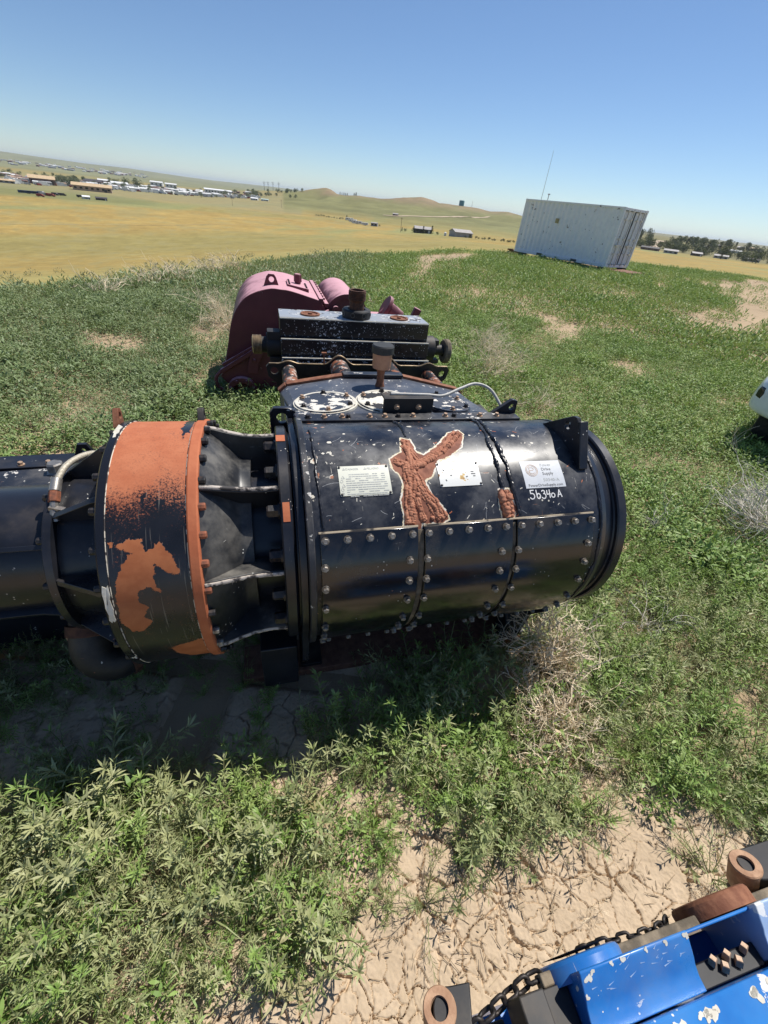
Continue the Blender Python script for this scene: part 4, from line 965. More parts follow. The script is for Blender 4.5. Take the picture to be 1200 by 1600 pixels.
b = kb(); b.lathe([(0, .22), (0, .275), (.03, .275), (.03, .22)], (.98, 5.63, 1.02), (0, 1, 0), 40, False); b.build('hood_rim', M['pink'], pink, 35)
b = kb(); b.lathe([(0, .045), (.05, .045)], (.83, 5.56, 1.12), (0, 1, 0), 14); b.build('plug', M['pink'], pink, 35)
b = kb(); b.box(-.45, 2.0, 5.65, 6.9, .06, .42); b.build('base_frame', M['pink'], pink, 30, .01)
b = kb(); b.box(1.15, 1.88, 5.75, 6.6, .35, .92); b.cyl((1.3, 5.8, .6), (1.3, 5.6, .6), .12, 20); b.cyl((1.65, 5.8, .6), (1.65, 5.55, .6), .14, 20); b.build('fluid_end', M['pink'], pink, 30, .012)
b = kb(); b.cyl((1.40, 6.25, .72), (1.66, 6.25, 1.0), .075, 20); b.cyl((1.83, 6.2, .78), (1.83, 6.2, .92), .05, 14); b.build('discharge_pipe', M['pink'], pink, 35)
b = kb(); b.cyl((1.86, 6.25, .93), (1.68, 6.25, 1.035), .085, 20, .10); b.build('discharge_neck', M['pink'], pink, 35, .004)
b = kb(); b.lathe([(0, .155), (.05, .155)], (1.66, 6.25, 1.045), (-.86, 0, .5), 28); b.build('discharge_flange', M['pink'], pink, 35, .006)
b = kb(); b.bar((2.03, 6.2, .90), (2.10, 6.2, 1.07), .09, .10); b.build('valve_knob', M['pink'], pink, 30, .012)

# ---------------------------------------------------------------- blue pump at the photographer's feet
BO = Vector((.95, -.35, 0)); ZB = .75
blue = empty('blue_pump', W(BO.x, BO.y, 0), AZ, 'bright blue pump with chipped paint and round covers at the near right corner', 'pump')
bb = lambda: MB(BO)
def yzp(prof, a0, a1, b):
    b.prism(prof, lambda u, v, d: Vector((d, u, v)), a0, a1)
b = bb(); yzp([(-.75, .10), (-.75, .45), (-.12, .45), (-.02, .44), (-.012, .10)], .44, 1.95, b); b.build('block', M['blue'], blue, 30, .006)
def ridge(a0, a1, mat_, name):
    b = bb(); yzp([(-.112, .64), (-.116, .665), (-.088, .668), (-.066, .680), (-.056, .690), (-.010, .722), (-.004, .720), (-.002, .42), (-.11, .42)], a0, a1, b)
    return b.build(name, mat_, blue, 25, .003)
M['blue_pale'] = paint('sun_bleached_blue', (.36, .48, .66), .4, .60, 8, chip_a=(.78, .78, .76), chip_b=(.5, .5, .5), rust=.1, dust=.1, base2=(.26, .40, .64), scratch=.5)
ridge(.665, 1.012, M['blue'], 'ribbed_cover'); ridge(1.262, 1.66, M['blue_pale'], 'ribbed_cover')
b = bb(); yzp([(-.122, .60), (-.118, .712), (-.126, .718), (-.205, .705), (-.225, .685), (-.30, .67), (-.42, .69), (-.44, .40), (-.122, .40)], .50, 1.95, b); b.build('long_cover', M['blue_chipped'], blue, 25, .003)
b = bb(); b.box(1.013, 1.261, -.013, -.005, .42, .690); b.build('recess_wall', M['blue'], blue, 30, .003)
b = bb(); b.box(1.015, 1.26, -.118, -.07, .58, .616); b.build('bolt_ledge', M['black_flat'], blue, 30, .003)
b = bb(); b.box(.56, .662, -.11, -.012, .56, .62); b.build('recess_plate', M['black_flat'], blue, 30, .003)
b = bb(); b.box(.50, .57, -.115, -.008, .56, .69); b.build('end_plate', M['black_flat'], blue, 30, .004)
for a_ in (1.10, 1.15, 1.215): bolt('blue', (a_, -.080, .618), (0, .5, 1), blue, BO, .4)
for a_ in (1.135, 1.185): bolt('blue', (a_ - .01, -.098, .618), (0, .5, 1), blue, BO, .9)
for ca, mat_ in ((.745, 'blue'), (1.248, 'rust')):
    b = bb(); b.lathe([(-.008, .125), (.026, .125), (.034, .120), (.037, .112), (.037, .07), (.03, .065), (.03, 0)], (ca, -.012 + (.018 if mat_ == 'rust' else 0), .560), (0, 1, 0), 48, False); cpv = b.build('round_cover', M[mat_], blue, 30, .002)
    b = bb(); b.lathe([(0, .05), (.004, .10)], (ca, .030, .560), (0, 1, 0), 24); b.build('cover_face', M['rust_dark'], cpv, 30)
b = bb(); b.box(.60, 1.66, -.012, .016, .565, .615); b.build('dirty_ledge', M['grime'], blue, 30, .004)
def eye(p, d, side, nm, wl_=.15):
    d = Vector(d).normalized(); p = Vector(p)
    b = bb(); b.lathe([(-.10, .045), (-.004, .045), (0, .042), (0, .024), (-.10, .023)], p, d, 32, False); e_ = b.build(nm, M['rust_pale'], blue, 35)
    b = bb(); q_ = p - d * .055 + Vector(side) * .03
    b.prism(circle(0, 0, .048, 14, pi * .5, pi * 1.5) + [(wl_, -.06), (wl_, .06)], lambda u, v, w: q_ + Vector(side) * u + d.cross(Vector(side)) * v + d * w, -.04, .045); b.build('eye_web', M['black_flat'], e_, 30, .004)
eye((.325, .022, .55), (-.10, .28, 1), Vector((.94, -.30, .15)).normalized(), 'lifting_eye', .055)
eye((1.43, .082, .60), (-.22, .40, 1), Vector((.97, -.10, .2)).normalized(), 'lifting_eye')
b = bb(); b.box(1.42, 1.66, -.02, .06, .46, .54); b.box(.34, .51, -.10, -.035, .40, .47); b.build('eye_mount', M['black_flat'], blue, 30, .006)
b = bb(); b.box(.30, 1.95, -.80, -.02, .0, .11); b.build('skid_frame', M['black_flat'], blue, 30, .006)

# flaked paint on the blue covers, thin scabs on the sloping tops
def scab(b, a_, b_, s_, plane):
    n = 18; s_ *= .74
    if plane is zs_: b_ = min(b_, -.134 - s_ * .9)
    f0, f1 = RB.uniform(0, 6), RB.uniform(0, 6); q_ = [1 + .28 * sin(2 * pi * k / n * 2 + f0) + .22 * sin(2 * pi * k / n * 3 + f1) + RB.uniform(-.16, .16) for k in range(n)]
    P_ = [(a_ + s_ * q_[k] * cos(2 * pi * k / n) * 1.2, b_ + s_ * q_[k] * sin(2 * pi * k / n)) for k in range(n)]
    b.prism(P_, lambda u, v, d: Vector((u, v, plane(v) + d)), -.004, .0012)
zs_ = lambda v: .718 + (v + .126) * (.718 - .705) / (.205 - .126)
zr_ = lambda v: .690 + (v + .056) * (.722 - .690) / (.056 - .010)
b = bb()
for a_, b_, s_ in ((0.959, -0.116, 0.016), (1.104, -0.107, 0.017), (1.159, -0.105, 0.014), (0.849, -0.125, 0.016), (0.870, -0.134, 0.010), (0.928, -0.126, 0.009), (0.946, -0.148, 0.010), (1.099, -0.092, 0.013), (0.976, -0.129, 0.009), (0.943, -0.108, 0.009), (0.766, -0.116, 0.008)): scab(b, a_, b_, s_, zs_)
b.build('paint_chip', M['cream'], blue, 0)
b = bb()
for a_, b_, s_ in ((.685, -.022, .010), (.70, -.014, .007), (.76, -.012, .006), (.795, -.013, .008), (.87, -.012, .006), (.935, -.013, .007), (1.003, -.014, .009), (.672, -.05, .006)): scab(b, a_, b_, s_, zr_)
b.build('paint_chip', M['cream'], blue, 0)
b = bb()
for i in range(26):
    a_, v_ = RB.uniform(.68, 1.0), RB.uniform(-.052, -.014); an = RB.uniform(-.5, 1.2); L_ = RB.uniform(.006, .03); w_ = RB.uniform(.0006, .0014)
    P_ = [(a_ - sin(an) * w_, v_ + cos(an) * w_), (a_ + sin(an) * w_, v_ - cos(an) * w_), (a_ + cos(an) * L_ , v_ + sin(an) * L_ * .4)]
    b.prism(P_, lambda u, v, d: Vector((u, v, zr_(v) + d)), -.003, .0008)
b.build('scratch', M['blue_pale'], blue, 0)
# chain hooked along the blue pump
def chain(pts, name, label, link_l=.034, r=.0042, wid=.011):
    P = spline(pts, 24); L = [0]
    for i in range(1, len(P)): L.append(L[-1] + (P[i] - P[i - 1]).length)
    n = int(L[-1] / (link_l * .78)); root = empty(name, W(P[0].x, P[0].y, 0) + Vector((0, 0, P[0].z)), AZ, label, 'chain')
    o_ = P[0]
    b = MB(); loop = [(wid * cos(k * pi / 7) , (link_l / 2 - wid) * (1 if sin(k * pi / 7) > 0 else -1) + wid * sin(k * pi / 7), 0) for k in range(14)]
    lp = loop + loop[:1]; b.tube(lp, r, 7, False); me = b.mesh('link', M['chain'], 60)
    for i in range(n):
        s_ = (i + .5) / n * L[-1]; j = max(k for k in range(len(L)) if L[k] <= s_); j = min(j, len(P) - 2); f_ = (s_ - L[j]) / (L[j + 1] - L[j] + 1e-9)
        p = P[j].lerp(P[j + 1], f_); d = (P[j + 1] - P[j]).normalized()
        o = bpy.data.objects.new('link', me); COL.objects.link(o); o.parent = root; o.location = p - o_
        o.rotation_mode = 'QUATERNION'; o.rotation_quaternion = d.to_track_quat('Y', 'Z') @ Euler((0, (i % 2) * pi / 2 + RB.uniform(-.25, .25) + .5, 0)).to_quaternion()
    return root
M['chain'] = simple('oily_chain', (.016, .015, .015), (.05, .04, .035), .5, .4, 60, .0005)
chain([(.395, -.035, .53), (.43, -.022, .555), (.50, -.004, .565), (.56, .010, .58), (.612, .016, .585)], 'chain', 'short black chain slung from the lifting eye at the left end of the blue pump', .046, .0056, .0145)
chain([(.80, .030, .46), (.86, .030, .50), (.93, .022, .535), (.99, .016, .545), (1.06, .018, .53), (1.12, .028, .49)], 'chain', 'dark chain draped behind the round covers of the blue pump', .040, .0048, .0125)

# ---------------------------------------------------------------- white vehicle on the right
ca_ = Vector((4.46, 5.62, 0)); fwd = Vector((-.80, -.60, 0)).normalized(); wd = Vector((-fwd.y, fwd.x, 0)); wd = wd if wd.x > 0 else -wd
car_o = ca_ + wd * .95 - fwd * 2.3
car = empty('white_car', car_o, 0, 'white car with a black fog lamp, its front corner at the right edge', 'car')
def cpt(l, w_, z): return (ca_ + wd * w_ - fwd * l) - car_o + Vector((0, 0, z + .13))   # l back from the nose, w across
WCAR = 1.9
sections = [  # along the length: (l, inset, list of (z) lower, shoulder, top half-width factor, roof)
    (.00, .30, .36, .62, .70, .90), (.06, .14, .33, .66, .84, .93), (.20, .05, .31, .70, .93, .95), (.55, .01, .31, .74, 1.00, .955), (1.35, .0, .30, .78, 1.06, .94),
    (1.9, .0, .28, .82, 1.48, .80), (2.6, .0, .28, .84, 1.66, .76), (3.6, .0, .30, .86, 1.66, .76), (4.3, .03, .33, .86, 1.36, .82), (4.6, .12, .38, .80, .95, .90)]
vs = []; fs = []; K = 11
for l, ins, zl, zs, zt, tf in sections:
    hw = WCAR / 2 - ins; c_ = WCAR / 2
    ring_ = [(-hw * .93, zl), (-hw, zl + .12), (-hw, zs - .1), (-hw * .985, zs), (-hw * tf, zs + (zt - zs) * .75), (0 - hw * tf * .6, zt)]
    ring_ = ring_ + [(-x, z) for x, z in ring_[::-1]]
    for x, z in ring_: vs.append(cpt(l, c_ + x, z))
K = 12
for i in range(len(sections) - 1):
    for j in range(K): fs.append((i * K + j, i * K + (j + 1) % K, (i + 1) * K + (j + 1) % K, (i + 1) * K + j))
fs += [tuple(range(K)), tuple(range((len(sections) - 1) * K, len(sections) * K))]
b = MB(); b.add(vs, fs); body = b.build('body', M['carwhite'], car, 60)
sm_ = body.modifiers.new('round', 'SUBSURF'); sm_.levels = 2; sm_.render_levels = 2
def slab(name, pts, th_, mat_, parent):
    b = MB(); n = len(pts); c0 = sum((Vector(p) for p in pts), Vector()) / n
    nr = (Vector(pts[1]) - Vector(pts[0])).cross(Vector(pts[2]) - Vector(pts[0])).normalized()
    b.add([Vector(p) + nr * th_ for p in pts] + [Vector(p) - nr * th_ for p in pts], [tuple(range(n)), tuple(range(n, 2 * n))[::-1]] + [(i, n + i, n + (i + 1) % n, (i + 1) % n) for i in range(n)])
    return b.build(name, mat_, parent, 30, .01)
from mathutils.bvhtree import BVHTree
bpy.context.view_layer.update()
bvh_ = BVHTree.FromObject(body, bpy.context.evaluated_depsgraph_get())
def on_nose(w_, z):
    h_ = bvh_.ray_cast(cpt(-1.0, w_, z), -fwd)
    return (h_[0] if h_[0] else cpt(.1, w_, z)) + fwd * .004
def lamp_panel(name, corners, mat_, grow):
    cx = sum(p[0] for p in corners) / len(corners); cz = sum(p[1] for p in corners) / len(corners); K_ = 5
    out = []                                     # follow the bodywork with a fan of points
    for i in range(len(corners)):
        (x0, z0), (x1, z1) = corners[i], corners[(i + 1) % len(corners)]
        for k in range(4): out.append((x0 + (x1 - x0) * k / 4, z0 + (z1 - z0) * k / 4))
    n = len(out); vs = [on_nose(cx, cz) + fwd * grow]; fs = []
    for r_ in range(1, K_ + 1):
        for x, z in out: vs.append(on_nose(cx + (x - cx) * r_ / K_, cz + (z - cz) * r_ / K_) + fwd * (grow if r_ < K_ else -.01))
    for i in range(n): fs.append((0, 1 + i, 1 + (i + 1) % n))
    for r_ in range(K_ - 1):
        for i in range(n): fs.append((1 + r_ * n + i, 1 + (r_ + 1) * n + i, 1 + (r_ + 1) * n + (i + 1) % n, 1 + r_ * n + (i + 1) % n))
    b = MB(); b.add(vs, fs); return b.build(name, mat_, car, 50)
for s_ in (0, 1):
    lp_ = [(.115, .56), (.20, .55), (.215, .62), (.195, .70), (.125, .70), (.105, .64)]
    lamp_panel('fog_lamp', [(w_ if s_ == 0 else WCAR - w_, z) for w_, z in lp_], M['glass'], .002)
for s_ in (0, 1): lamp_panel('headlight', [(w_ if s_ == 0 else WCAR - w_, z) for w_, z in ((.20, .76), (.46, .75), (.46, .83), (.24, .84))], M['glass'], .003)
slab('grille', [cpt(.02, .5, .62), cpt(.02, 1.4, .62), cpt(.05, 1.4, .80), cpt(.05, .5, .80)], .03, M['rubber'], car)
slab('valance', [cpt(.06, .6, .32), cpt(.06, 1.3, .32), cpt(.03, 1.3, .45), cpt(.03, .6, .45)], .04, M['rubber'], car)
slab('windshield', [cpt(1.42, .22, 1.08), cpt(1.42, 1.68, 1.08), cpt(1.95, 1.50, 1.50), cpt(1.95, .40, 1.50)], .02, M['glass'], car)
for l in (.66, 3.6):
    for w_, sg in ((.36, -1), (WCAR - .16, 1)):
        c_ = Vector(cpt(l, w_, .27)); ax = wd * sg
        b = MB(); b.lathe([(-.12, .22), (-.12, .37), (-.09, .40), (.09, .40), (.11, .37), (.11, .22)], c_, ax, 36, False); w__ = b.build('wheel', M['tyre'], car, 30)
        b = MB(); b.lathe([(-.10, .215), (.07, .215), (.09, .20), (.05, .06), (.06, .0)], c_, ax, 28, False); b.build('rim', M['steel'], w__, 30)

# ---------------------------------------------------------------- shipping container
PH = radians(49); dS = Vector((cos(PH), -sin(PH), 0)); dE = Vector((sin(PH), cos(PH), 0))
nc = Vector((10.0, 26.0, 0)); LC, WC, HC = 6.06, 2.44, 2.59; zc0 = .57
cont = empty('shipping_container', nc - dS * LC / 2 + dE * WC / 2 + Vector((0, 0, zc0)), 0, 'white ribbed shipping container standing on blocks at the hilltop edge', 'container')
c_o = nc - dS * LC / 2 + dE * WC / 2
def kp(s_, e_, z): return dS * (s_ - LC / 2) + dE * (e_ - WC / 2) + Vector((0, 0, z))      # s_ 0..L towards the doors, e_ 0..W away from us
def corr(b, p_of, L_, z0, z1, pitch_=.278, dep=.05):
    pts = []; n = int(round(L_ / pitch_)); w_ = L_ / n
    for i in range(n): pts += [(i * w_, 0), (i * w_ + w_ * .26, 0), (i * w_ + w_ * .5, dep), (i * w_ + w_ * .76, dep)]
    pts.append((L_, 0)); vs = []
    for u, d in pts: vs += [p_of(u, d, z0), p_of(u, d, z1)]
    b.add(vs, [(2 * i, 2 * i + 2, 2 * i + 3, 2 * i + 1) for i in range(len(pts) - 1)])
b = MB(); corr(b, lambda u, d, z: kp(.10 + u, .03 + d, z), LC - .2, .15, HC - .08); b.build('side_wall', M['white_box'], cont, 0, fix=False)
b = MB(); corr(b, lambda u, d, z: kp(.10 + u, WC - .03 - d, z), LC - .2, .15, HC - .08); b.build('side_wall', M['white_box'], cont, 0, fix=False)
b = MB(); corr(b, lambda u, d, z: kp(.03 + d, .10 + u, z), WC - .2, .15, HC - .08); b.build('front_wall', M['white_box'], cont, 0, fix=False)
def obox(b, s0, s1, e0, e1, z0, z1):
    b.add([kp(s, e_, z) for s, e_, z in ((s0, e0, z0), (s1, e0, z0), (s1, e1, z0), (s0, e1, z0), (s0, e0, z1), (s1, e0, z1), (s1, e1, z1), (s0, e1, z1))], [(0, 3, 2, 1), (4, 5, 6, 7), (0, 1, 5, 4), (1, 2, 6, 5), (2, 3, 7, 6), (3, 0, 4, 7)])
b = MB()
for e0, e1 in ((.0, .08), (WC - .08, WC)):
    obox(b, .1, LC - .1, e0, e1, .0, .15); obox(b, .1, LC - .1, e0 + .01, e1 - .01, HC - .08, HC)
for s0, s1 in ((0, .1), (LC - .1, LC)):
    for e0, e1 in ((0, .1), (WC - .1, WC)): obox(b, s0, s1, e0, e1, .12, HC - .12)
    obox(b, s0 + .01, s1 - .01, .1, WC - .1, HC - .12, HC - .01); obox(b, s0 + .01, s1 - .01, .1, WC - .1, .01, .14)
fr_ = b.build('frame', M['white_box'], cont, 30, .006)
b = MB()
for i in range(21): obox(b, .1 + i * .28, .1 + i * .28 + .14, .08, WC - .08, HC - .03, HC - .005)
obox(b, .1, LC - .1, .08, WC - .08, HC - .06, HC - .031); b.build('roof', M['white_box'], cont, 0)
b = MB()
for s0 in (0, LC - .17):
    for e0 in (0, WC - .17):
        for z0 in (0, HC - .12): obox(b, s0 - .004, s0 + .174, e0 - .004, e0 + .174, z0 - .003, z0 + .123)
b.build('corner_casting', M['white_box'], fr_, 30, .01)
b = MB(); obox(b, 1.66, 2.02, -.006, .02, .02, .135); obox(b, 3.95, 4.32, -.006, .02, .02, .135); b.build('fork_pocket', M['ink'], fr_, 0)
b = MB(); obox(b, 2.30, 2.50, .02, .064, 1.62, 1.84); M['decal'] = simple('yellowed_decal', (.42, .36, .16), (.30, .26, .14), .6, 0, 20, .0); b.build('safety_decal', M['decal'], cont, 0)
for e0, e1 in ((.11, WC / 2 - .015), (WC / 2 + .015, WC - .11)):
    b = MB(); n = 5; w_ = (e1 - e0) / n; vs = []; pts = []
    for i in range(n): pts += [(e0 + i * w_, 0), (e0 + i * w_ + w_ * .3, 0), (e0 + i * w_ + w_ * .42, .06), (e0 + i * w_ + w_ * .8, .06)]
    pts.append((e1, 0))
    for u, d in pts: vs += [kp(LC - .06 - d, u, .16), kp(LC - .06 - d, u, HC - .15)]
    b.add(vs, [(2 * i, 2 * i + 2, 2 * i + 3, 2 * i + 1) for i in range(len(pts) - 1)])
    dr = b.build('door', M['white_box'], cont, 0, fix=False)
    for f_ in (.25, .72):
        ee = e0 + (e1 - e0) * f_
        b = MB(); b.tube([kp(LC + .03, ee, .08), kp(LC + .03, ee, HC - .06)], .021, 8)
        b.build('lock_rod', M['steel'], dr, 40)
        b = MB()
        for z_ in (.12, .62, .95, 1.28, 2.1, HC - .14): obox(b, LC - .03, LC + .065, ee - .06, ee + .06, z_ - .035, z_ + .035)
        b.build('rod_bracket', M['cream'], dr, 30, .006)
    b = MB(); obox(b, LC - .02, LC + .06, e0 + .12, e0 + .62, .98, 1.03); b.build('door_handle', M['cream'], dr, 30, .004)
    b = MB(); obox(b, LC - .055, LC - .02, e0 - .02, e0 + .015, .15, HC - .14); b.build('door_gasket', M['rubber'], dr, 0)
b = MB()
for s0 in (.3, 2.9, 5.6):
    for e0 in (.1, 2.2): obox(b, s0, s0 + .35, e0, e0 + .35, -.30, -.003)
bl_ = b.build('timber_blocks', M['ink'], cont, 30)
b = MB(); obox(b, LC - .05, LC + 1.3, .2, 1.9, -.13, -.06); pal = b.build('plank_step', M['wood'], None, 30, .01); pal.location = c_o + Vector((0, 0, zc0)); tag(pal, 'reddish plank step on the ground at the doors of the white container', 'step')
b = MB(); obox(b, -.75, -.02, .5, .62, -.10, .02); obox(b, -.75, -.68, .3, .8, -.02, .06); tow = b.build('drawbar', M['rust_dark'], None, 30); tow.location = c_o + Vector((0, 0, zc0)); tag(tow, 'rusty steel bar sticking out at the left end of the white container', 'bar')
b = MB(); b.tube([(0, 0, 0), (0, 0, .34)], .022, 6); b.box(-.06, .06, -.03, .03, .30, .36); vp = b.build('vent_post', M['steel'], cont, 0); vp.location = kp(.45, 1.4, HC)
b = MB(); b.tube([(0, 0, 0), (0, 0, 10.6)], .035, 6, rs=[.05, .015]); am = b.build('antenna_mast', M['steel'], None, 0); am.location = (16.85, 75.0, float(ground_z(16.85, 75.0)) - .1); am.data.transform(Matrix.Scale(1.0, 4)); 
am.scale = (1, 1, 1); tag(am, 'thin tall radio mast rising behind the white container', 'mast')
am_h = 9.85 - am.location.z; am.data.transform(Matrix.Diagonal((1, 1, am_h / 10.6, 1)))
# ---------------------------------------------------------------- weeds
SRC = bpy.data.collections.new('plant_sources')     # meshes for the scatter, not linked into the scene
def leaf_mat(name, c1, c2, c3):
    t = NT(name)
    oi = t.N.new('ShaderNodeObjectInfo'); r_ = oi.outputs['Random']
    n = t.noise(1.1, 3, .6, None); a_ = t.attr('leafv')
    g = t.N.new('ShaderNodeNewGeometry'); wp = t.noise(.8, 3, .6, g.outputs['Position'])
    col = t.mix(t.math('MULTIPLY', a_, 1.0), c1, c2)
    col = t.mix(t.math('MULTIPLY', t.ramp(t.math('ADD', t.math('MULTIPLY', r_, .6), t.math('MULTIPLY', wp, .7)), .45, .95), .8), col, c3)
    px = t.N.new('ShaderNodeSeparateXYZ'); t.L.new(g.outputs['Position'], px.inputs[0])
    side = t.math('MULTIPLY', t.math('SUBTRACT', 1.0, t.ramp(px.outputs[0], -3.2, -.6)), t.ramp(px.outputs[1], 2.0, 4.5))      # greyer species to the west
    col = t.mix(t.math('MULTIPLY', side, .55), col, (.20, .235, .145))
    d = t.N.new('ShaderNodeBsdfDiffuse'); tr = t.N.new('ShaderNodeBsdfTranslucent'); gl = t.N.new('ShaderNodeBsdfGlossy')
    t.put(d.inputs[0], col); t.put(tr.inputs[0], t.mix(.5, col, (.18, .22, .03))); gl.inputs['Roughness'].default_value = .55; gl.inputs[0].default_value = (.8, .8, .8, 1)
    m1 = t.N.new('ShaderNodeMixShader'); m1.inputs[0].default_value = .28; t.L.new(d.outputs[0], m1.inputs[1]); t.L.new(tr.outputs[0], m1.inputs[2])
    m2 = t.N.new('ShaderNodeMixShader'); m2.inputs[0].default_value = .045; t.L.new(m1.outputs[0], m2.inputs[1]); t.L.new(gl.outputs[0], m2.inputs[2])
    t.L.new(m2.outputs[0], t.out.inputs[0]); return t.m
M['leaf_grey'] = leaf_mat('greygreen_leaf', (.21, .27, .092), (.42, .46, .20), (.50, .50, .25))
M['leaf_green'] = leaf_mat('green_leaf', (.165, .285, .052), (.31, .45, .11), (.35, .44, .135))
M['leaf_far'] = leaf_mat('weed_leaf', (.15, .265, .055), (.285, .41, .11), (.33, .40, .135))
M['leaf_dry'] = leaf_mat('drying_leaf', (.36, .31, .13), (.46, .40, .20), (.40, .38, .18))
M['stem'] = simple('weed_stem', (.20, .19, .08), (.14, .16, .06), .7, 0, 20, 0)
M['straw'] = simple('dry_twig', (.85, .72, .52), (.68, .55, .38), .8, 0, 14, 0)
M['straw2'] = simple('grey_twig', (.72, .66, .57), (.58, .52, .44), .8, 0, 14, 0)

class PM:
    def __init__(s): s.v = []; s.f = []; s.mi = []; s.lv = []
    def leaf(s, p, d, L, w, nrm, val, bend=.25, fold=True):
        d = d.normalized(); x = d.cross(nrm)
        if x.length < 1e-4: x = d.orthogonal()
        x.normalize(); n_ = x.cross(d); b = len(s.v)
        m1 = p + d * L * .40 - n_ * L * bend * .12; m2 = p + d * L * .72 - n_ * L * bend * .42; tip = p + d * L * .97 - n_ * L * bend
        s.v += [p, m1 + x * w / 2 + n_ * w * .12, m1 - x * w / 2 + n_ * w * .12, m2 + x * w * .36, m2 - x * w * .36, tip]
        s.f += [(b, b + 1, b + 2), (b + 1, b + 3, b + 4, b + 2), (b + 3, b + 5, b + 4)]; s.mi += [0, 0, 0]; s.lv += [val] * 6
    def quad(s, p, d, L, w, nrm, val):
        d = d.normalized(); x = d.cross(nrm)
        if x.length < 1e-4: x = d.orthogonal()
        x.normalize(); b = len(s.v)
        s.v += [p, p + d * L * .5 + x * w / 2, p + d * L, p + d * L * .5 - x * w / 2]; s.f.append((b, b + 1, b + 2, b + 3)); s.mi.append(0); s.lv += [val] * 4
    def stick(s, pts, r0, r1, mi=1, n=3):
        b0 = len(s.v); x = None; k = len(pts)
        for i, p in enumerate(pts):
            d = (pts[min(i + 1, k - 1)] - pts[max(i - 1, 0)]).normalized()
            if x is None: x = d.orthogonal().normalized()
            x = (x - d * x.dot(d)).normalized(); y = d.cross(x); r = r0 + (r1 - r0) * i / max(1, k - 1)
            for q_ in range(n): an = 2 * pi * q_ / n; s.v.append(p + (x * cos(an) + y * sin(an)) * r); s.lv.append(.5)
        for i in range(k - 1):
            for q_ in range(n): s.f.append((b0 + i * n + q_, b0 + i * n + (q_ + 1) % n, b0 + (i + 1) * n + (q_ + 1) % n, b0 + (i + 1) * n + q_)); s.mi.append(mi)
    def mesh(s, name, mats):
        me = bpy.data.meshes.new(name); me.from_pydata([tuple(p) for p in s.v], [], s.f)
        for m_ in mats: me.materials.append(m_)
        me.polygons.foreach_set('material_index', s.mi); attr_f(me, 'leafv', np.array(s.lv)); me.update(); return me

def rdir(R, el0, el1):
    az_ = R.uniform(0, 2 * pi); el = radians(R.uniform(el0, el1)); return Vector((cos(az_) * cos(el), sin(az_) * cos(el), sin(el)))
UPV = Vector((0, 0, 1))
def weed_broad(R, stems=7, L=.26, leafL=.050, leafW=.0078, per=24, lean=(28, 80)):
    p = PM()
    for s_ in range(stems):
        d = rdir(R, *lean); pos = Vector((R.uniform(-.02, .02), R.uniform(-.02, .02), 0)); l_ = L * R.uniform(.6, 1.15); k = 6; pts = [pos.copy()]; dd = d.copy()
        for i in range(k):
            dd = (dd + Vector((R.uniform(-.2, .2), R.uniform(-.2, .2), R.uniform(-.02, .16)))).normalized(); pos = pos + dd * l_ / k; pts.append(pos.copy())
        p.stick(pts, .0028, .0012)
        for i in range(per):
            f_ = .18 + .82 * (i + R.random()) / per; j = min(int(f_ * k), k - 1); q_ = pts[j].lerp(pts[j + 1], f_ * k - j); ax = (pts[j + 1] - pts[j]).normalized()
            an = i * 2.4 + R.uniform(-.4, .4); x = ax.orthogonal().normalized(); y = ax.cross(x)
            ld = (x * cos(an) + y * sin(an)) * R.uniform(.7, 1.1) + ax * R.uniform(.45, 1.0); sz = (1.15 - .5 * f_) * R.uniform(.7, 1.25)
            p.leaf(q_, ld, leafL * sz, leafW * sz * R.uniform(.8, 1.2), ax + UPV * .3, R.random(), R.uniform(.05, .5))
        for i in range(7):      # tuft at the tip
            ld = (dd + rdir(R, -20, 60) * .9).normalized(); p.leaf(pts[-1], ld, leafL * .7 * R.uniform(.6, 1.1), leafW * .7, UPV + dd, R.uniform(.4, 1), R.uniform(0, .3))
    return p
def weed_feather(R, stems=11, L=.27, per=40, leafL=.034, leafW=.0028):
    p = PM()
    for s_ in range(stems):
        d = rdir(R, 15, 75); pos = Vector((0, 0, 0)); l_ = L * R.uniform(.6, 1.2); k = 6; pts = [pos.copy()]; dd = d.copy()
        for i in range(k):
            dd = (dd + Vector((R.uniform(-.25, .25), R.uniform(-.25, .25), R.uniform(-.08, .1)))).normalized(); pos = pos + dd * l_ / k; pts.append(pos.copy())
        p.stick(pts, .0022, .0009)
        for i in range(per):
            f_ = .12 + .88 * i / per; j = min(int(f_ * k), k - 1); q_ = pts[j].lerp(pts[j + 1], f_ * k - j); ax = (pts[j + 1] - pts[j]).normalized()
            an = i * 2.4 + R.uniform(-.5, .5); x = ax.orthogonal().normalized(); y = ax.cross(x); ld = (x * cos(an) + y * sin(an)) + ax * R.uniform(.3, 1.3)
            p.leaf(q_, ld, leafL * R.uniform(.6, 1.5), leafW * R.uniform(.8, 1.3), ax, R.random(), R.uniform(-.2, .3))
    return p
def grass_tuft(R, n=46, h=.24):
    p = PM()
    for i in range(n):
        an = R.uniform(0, 6.28); pos = Vector((.02 * cos(an), .02 * sin(an), 0)) * R.random(); d = (UPV + Vector((cos(an), sin(an), 0)) * R.uniform(.1, 1.3)).normalized()
        p.leaf(pos, d, h * R.uniform(.5, 1.1), .0042 * R.uniform(.7, 1.3), UPV + rdir(R, -20, 40), R.random(), R.uniform(.1, .5))
    return p
